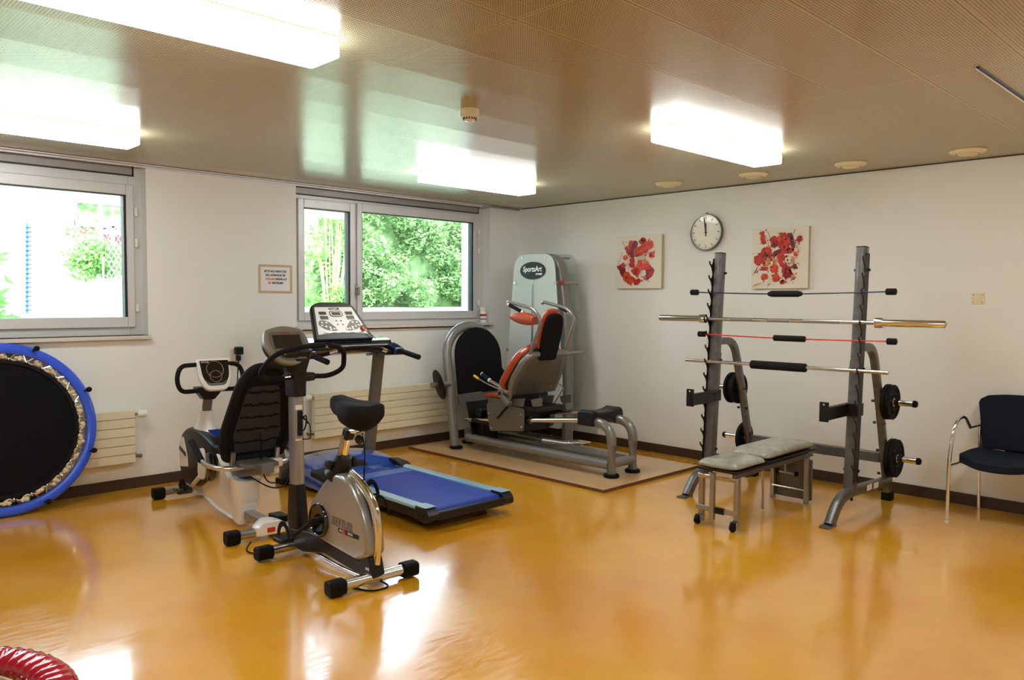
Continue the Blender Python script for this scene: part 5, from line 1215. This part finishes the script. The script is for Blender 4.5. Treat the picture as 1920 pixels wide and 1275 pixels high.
# ================================================================ TRAMPOLINES
t = thing('trampoline', 'round blue-rimmed trampoline leaning against the wall under the left window', 'trampoline', (-5.37, -.29, 0))
TQ = Vector((-5.37, -.185, .612)); th = math.radians(11.5)
tv = Vector((0, math.sin(th), math.cos(th))); tu = Vector((1, 0, 0)); tn = tu.cross(tv).normalized()
def q(r, a, n=0): return TQ+(tu*math.cos(a)+tv*math.sin(a))*r+tn*n
def ring_surface(prof, n=96, wob=None):
    m = MB(); rs = []
    for k in range(n):
        a = 2*PI*k/n; rs.append([q(r, a, h) for r, h in prof])
    return m.rings(rs, closed=True)
ring_surface([(.548, -.012), (.552, .012), (.575, .022), (.605, .018), (.620, .002), (.618, -.016), (.600, -.022), (.56, -.02)]).build('rim_pad', 'blue_pad', t)
ring_surface([(.5475, .006), (.5475, .013), (.5540, .0155), (.5540, .009)]).build('pad_seam', 'blue_gloss', t)
MB().tube([q(.600, 2*PI*k/64, -.028) for k in range(64)], .013, 8, closed=True, up=tuple(tn)).build('frame_ring', 'steel_grey', t)
MB().prism([q(.478, 2*PI*k/72, -.004) for k in range(72)], .006).build('jumping_mat', 'black_mesh', t)
ring_surface([(.470, -.004), (.470, .008), (.482, .010), (.497, .006), (.500, -.004)]).build('mat_hem', 'black_foam', t)
rr = random.Random(4)
for k in range(28):
    a = 2*PI*(k+.35)/28
    h = MB()
    h.cyl(q(.502, a, .004), q(.548, a+.062, .008), .0048, n=6).cyl(q(.502, a, .004), q(.548, a-.062, .008), .0048, n=6).cyl(q(.500, a, .004), q(.524, a, .012), .005, n=6)
    h.ball(q(.506, a, .006), .010, 8, 6)
    h.build('elastic_hook', 'chrome', t)
    MB().lathe(q(.494, a, .004), tn, [(.013, 0), (.014, .003), (.010, .007), (.002, .008)], n=10).build('hook_patch', 'black_foam', t)
    a2 = a+PI/28; c_ = MB()
    for j in range(5):
        da = rr.uniform(-.045, .045); r_ = .522+rr.uniform(-.010, .012)
        c_.ball(q(r_, a2+da, rr.uniform(-.004, .010)), .0145*rr.uniform(.7, 1.15), 8, 6, sc=(1.2, .7, 1.0))
    c_.tube([q(.512+.012*math.sin(6*f), a2-.085+.17*f, .002+.006*math.sin(9*f)) for f in [i/8 for i in range(9)]], .0065, 6)
    c_.build('cord_bundle', 'cord_beige', t, angle=80)
for k in range(8):
    a = math.radians(22.5+45*k)
    o_ = MB().cyl(q(.600, a, .0), q(.600, a, .105), .0095, n=12).build('leg', 'black_plastic', t)
    MB().lathe(q(.600, a, .100), tn, [(.010, 0), (.019, .004), (.020, .012), (.019, .028), (.012, .033)], n=16).build('foot_cap', 'black_rubber', o_)

t = thing('mini_trampoline', 'red-padded mini trampoline at the lower left corner of the room', 'trampoline', (-6.42, -3.61, 0))
rc = Vector((-6.42, -3.61, 0)); R0, R1 = .415, .560
m_ = MB(); rs = []; NP = 288
for k in range(NP):
    a = 2*PI*k/NP; ring = []
    prof = [(0.0, .196), (.10, .212), (.30, .226), (.55, .230), (.78, .224), (.93, .206), (1.0, .180), (1.0, .150), (.93, .145), (.4, .150), (0.0, .165)]
    for f, z in prof:
        r_ = R0+(R1-R0)*f; ph = 30*(a+.42*f)
        env = (1-f)**.6*.9+.12 if f < .99 else 0
        ring.append(rc+Vector((math.cos(a)*r_, math.sin(a)*r_, z+.0095*env*(abs(math.sin(ph))**.8*2-1)+.003*math.sin(3*a+9*f))))
    rs.append(ring)
m_.rings(rs, closed=True); m_.build('rim_pad', 'red_vinyl', t, angle=180)
MB().prism([rc+Vector((.385*math.cos(2*PI*k/64), .385*math.sin(2*PI*k/64), .178)) for k in range(64)], .005).build('jumping_mat', 'black_mesh', t)
g_ = MB()
for k in range(72):
    a = 2*PI*k/72; d = Vector((math.cos(a), math.sin(a), 0)); g_.ball(rc+d*(.414+.003*(k % 2))+Vector((0, 0, .196)), .008, 8, 6)
g_.build('gathered_hem', 'red_vinyl', t)
MB().tube([rc+Vector((.398*math.cos(2*PI*k/64), .398*math.sin(2*PI*k/64), .180)) for k in range(64)], .006, 8, closed=True).build('mat_hem', 'cord_beige', t)
MB().tube([rc+Vector((.53*math.cos(2*PI*k/64), .53*math.sin(2*PI*k/64), .165)) for k in range(64)], .013, 8, closed=True).build('frame_ring', 'steel_grey', t)
for k in range(6):
    a = PI/6+PI/3*k; d = Vector((math.cos(a), math.sin(a), 0))
    o_ = MB().cyl(rc+d*.52+Vector((0, 0, .02)), rc+d*.52+Vector((0, 0, .16)), .011).build('leg', 'steel_grey', t)
    MB().lathe(rc+d*.52+Vector((0, 0, .001)), (0, 0, 1), [(.018, 0), (.019, .02), (.014, .03)]).build('foot_cap', 'black_rubber', o_)

# ================================================================ OUTSIDE
gr = MB(); nx, ny = 30, 26; vs = []; fs = []
def gz(x, y):
    base = 1.22+.055*max(0, y-1) + (.008*max(0, y-5)**1.2 if x < -1 else 0)
    if x > -1: base = 1.22+.018*y
    return base
def gzz(x, y):
    a = 1.22+.062*max(0, y-.6); b = 1.22+.022*y; f = min(1, max(0, (x+2)/2)); return a*(1-f)+b*f
for i in range(nx+1):
    for j in range(ny+1):
        x = -16+36*i/nx; y = .50+26*j/ny; vs.append((x, y, gzz(x, y)+RND.uniform(-.02, .02)*(j > 0)))
for i in range(nx):
    for j in range(ny): a = i*(ny+1)+j; fs.append((a, a+ny+1, a+ny+2, a+1))
o_ = gr.add(vs, fs).build('lawn', 'grass', None, angle=90); tag(o_, 'sunlit lawn outside the windows', 'lawn', kind='structure')

def leaves(n, fn, size, r):
    m = MB(); vs = []; fs = []
    for i in range(n):
        c = fn(r); s = size*r.uniform(.5, 1.3)
        u = Vector((r.gauss(0, 1), r.gauss(0, 1), r.gauss(0, .6))).normalized(); w_ = Vector((r.gauss(0, 1), r.gauss(0, 1)-.6, r.gauss(0, 1)+.4)); v = u.cross(w_).normalized()
        k = len(vs); n_ = u.cross(v)*s*.18
        vs += [c-u*s, c-u*s*.2+v*s*.45+n_, c+u*s*.9, c-u*s*.2-v*s*.45+n_]; fs.append((k, k+1, k+2, k+3))
    m.add(vs, fs); return m
def clump(cs):
    def fn(r):
        c, rad = cs[r.randrange(len(cs))]
        while True:
            p = Vector((r.uniform(-1, 1), r.uniform(-1, 1), r.uniform(-1, 1)))
            if .45 < p.length < 1: break
        return Vector(c)+Vector((p.x*rad[0], p.y*rad[1], p.z*rad[2]))
    return fn
r = random.Random(11)
t = thing('hedge', 'dense green hedge beyond the second window', 'hedge', (3.6, 7.4, 1.3))
cs = []
for i in range(70):
    x = 1.9+5.2*r.random(); z = 1.55+2.3*r.random(); cs.append(((x, 7.2+.5*r.random(), z), (r.uniform(.25, .55), .45, r.uniform(.22, .45))))
leaves(30000, clump(cs), .055, r).build('foliage', 'leaf', t, angle=180)
bk_ = MB()
for i in range(16): bk_.ball((2.0+.34*i, 8.1, 2.2+.2*r.random()), 1.0, 12, 8, sc=(.5, .5, 1.35))
bk_.build('inner_foliage', 'leaf', t)
t = thing('shrub', 'shrub with tall bare stems beyond the narrow window sash', 'shrub', (1.25, 6.2, 1.35))
sm = MB()
for i in range(16):
    x = 1.0+.55*r.random(); dx = (x-1.25)*1.3; sm.tube([(1.25+(x-1.25)*.5, 6.2, 1.33), (x, 6.2+r.uniform(-.1, .1), 2.1), (x+dx*.5+r.uniform(-.05, .05), 6.2, 3.1), (x+dx+r.uniform(-.1, .1), 6.3, 3.8)], .014, 6)
sm.build('stem', 'bark', t)
cs = [((1.35+r.uniform(-.45, .4), 6.2, z), (.22, .3, .16)) for z in (1.55, 1.65, 1.7, 2.6, 2.75, 2.9, 3.1, 3.3, 1.6, 2.4)]
leaves(1500, clump(cs), .05, r).build('foliage', 'leaf_bright', t, angle=180)
t = thing('shrub', 'leafy green bush in front of the house seen through the left window', 'shrub', (-2.5, 7.4, 1.6))
cs = [((-2.75+.75*r.random(), 7.4+.3*r.random(), 1.95+.75*r.random()*(.4+.6*r.random())), (.26, .25, .18)) for _ in range(16)]
leaves(2600, clump(cs), .045, r).build('foliage', 'leaf_bright', t, angle=180)
MB().tube([(-2.5, 7.45, 1.62), (-2.45, 7.45, 2.1), (-2.3, 7.4, 2.5)], .015, 6).tube([(-2.5, 7.45, 1.62), (-2.65, 7.5, 2.3)], .012, 6).build('stem', 'bark', t)
t = thing('shrub', 'bright leaves close outside the left window, at its left edge', 'shrub', (-5.15, 1.25, 1.22))
m = MB(); vs = []; fs = []
for i in range(70):
    c = Vector((-5.20+r.uniform(-.25, .27), 1.2+r.uniform(-.1, .15), 1.27+.66*r.random()))
    if c.x > -5.02 and c.z > 1.72: c.x -= .12
    u = Vector((r.uniform(-.2, 1), r.uniform(-.4, .2), r.uniform(-.35, .5))).normalized(); v = u.cross(Vector((r.uniform(-.3, .3), -1, r.uniform(-.2, .6)))).normalized(); s = r.uniform(.05, .095); k = len(vs)
    n_ = u.cross(v)*.006
    vs += [c-u*s, c-u*s*.35+v*s*.30+n_, c+u*s*.3+v*s*.24, c+u*s, c+u*s*.3-v*s*.24, c-u*s*.35-v*s*.30+n_]; fs.append(tuple(range(k, k+6)))
m.add(vs, fs).build('foliage', 'leaf_bright', t, angle=180)
MB().tube([(-5.2, 1.25, 1.2), (-5.15, 1.22, 1.6), (-5.08, 1.2, 1.85)], .007, 6).tube([(-5.2, 1.25, 1.2), (-5.25, 1.2, 1.6), (-5.3, 1.2, 1.95)], .007, 6).tube([(-5.2, 1.25, 1.2), (-5.05, 1.2, 1.45)], .006, 6).build('stem', 'bark', t)

t = thing('house', 'pale house facade across the lawn, seen through the left window', 'house', (-1.6, 12.6, 1.6))
f_ = MB(); z0, z1 = 1.5, 6.5
def wall_with_holes(m, x0, x1, holes, y0, y1):
    xs = sorted({x0, x1, *[h[0] for h in holes], *[h[1] for h in holes]})
    for a, b in zip(xs[:-1], xs[1:]):
        zs = [(h[2], h[3]) for h in holes if h[0] <= a+1e-6 and h[1] >= b-1e-6]
        z = z0
        for lo, hi in sorted(zs): m.lohi((a, y0, z), (b, y1, lo)); z = hi
        m.lohi((a, y0, z), (b, y1, z1))
hs = [(-2.75, -2.28, 2.95, 3.72), (-1.40, -.38, 2.10, 3.66)]
wall_with_holes(f_, -9, 3.2, hs, 12.2, 12.5); f_.build('wall', 'facade', t)
MB().lohi((-9, 12.15, 1.5), (3.2, 12.2, 2.05)).build('plinth', 'facade_trim', t)
w = MB()
for x0, x1, zz0, zz1 in hs:
    w.lohi((x0, 12.14, zz0), (x0+.05, 12.19, zz1)).lohi((x1-.05, 12.14, zz0), (x1, 12.19, zz1)).lohi((x0+.05, 12.145, zz1-.06), (x1-.05, 12.189, zz1-.002)).lohi((x0+.05, 12.145, zz0+.002), (x1-.05, 12.189, zz0+.05))
    w.lohi(((x0+x1)/2-.05, 12.137, zz0+.003), ((x0+x1)/2+.05, 12.187, zz1-.003))
w.lohi((-1.40, 12.13, 3.10), (-.38, 12.20, 3.22)); w.lohi((-1.40, 12.13, 2.42), (-.38, 12.20, 2.48)); w.lohi((-.68, 12.13, 2.1), (-.60, 12.20, 3.15))
w.build('window_frame', 'facade_trim', t)
MB().lohi((-1.40, 12.17, 3.2), (-.38, 12.182, 3.66)).build('upper_glass', 'leaf', t)
MB().lohi((-1.30, 12.17, 2.95), (-1.0, 12.182, 3.12)).lohi((-.90, 12.17, 2.48), (-.66, 12.182, 3.12)).lohi((-.58, 12.17, 2.48), (-.38, 12.182, 3.12)).build('curtain', 'curtain_red', t)
MB().lohi((-1.40, 12.185, 2.1), (-.38, 12.195, 3.66)).lohi((-2.75, 12.1850, 2.95), (-2.28, 12.175, 3.72)).build('dark_pane', 'facade_trim', t)
MB().lohi((-1.1, 12.175, 2.12), (-.42, 12.18, 2.42)).build('lower_pane', 'window_dark', t)

t = thing('fence_post', 'slim blue-grey metal post on the lawn outside the left window', 'post', (-4.46, 3.0, 1.3))
MB().cyl((-4.465, 3.0, 1.25), (-4.440, 3.0, 2.345), .016, n=10).build('post', 'post_blue', t)
nb = MB()
for k in range(20): nb.lohi((-4.482+.0012*k, 2.975, 1.36+.049*k), (-4.425+.0012*k, 2.985, 1.372+.049*k))
nb.build('wire_notch', 'window_dark', t)
t = thing('wire_fence', 'chain-link fence piece in front of the house', 'fence', (-2.1, 7.0, 1.6))
f_ = MB()
for k in range(-12, 14):
    x = -2.40+k*.075
    a = Vector((x, 7.0, 1.65)); 
    for s in (1, -1):
        z0_, z1_ = 1.62, 2.70; dx = s*(z1_-z0_)*.55
        pts = []
        for f in range(13):
            z = z0_+(z1_-z0_)*f/12; xx = x+dx*f/12
            if -2.42 < xx < -1.5: pts.append((xx, 7.0, z))
        if len(pts) > 1: f_.cyl(pts[0], pts[-1], .0055, n=4)
f_.build('wire_mesh', 'wire', t)
MB().cyl((-2.45, 7.0, 1.55), (-2.45, 7.0, 2.2), .014, n=8).cyl((-1.95, 7.0, 1.55), (-1.95, 7.0, 2.75), .02, n=8).build('post', 'wire', t)
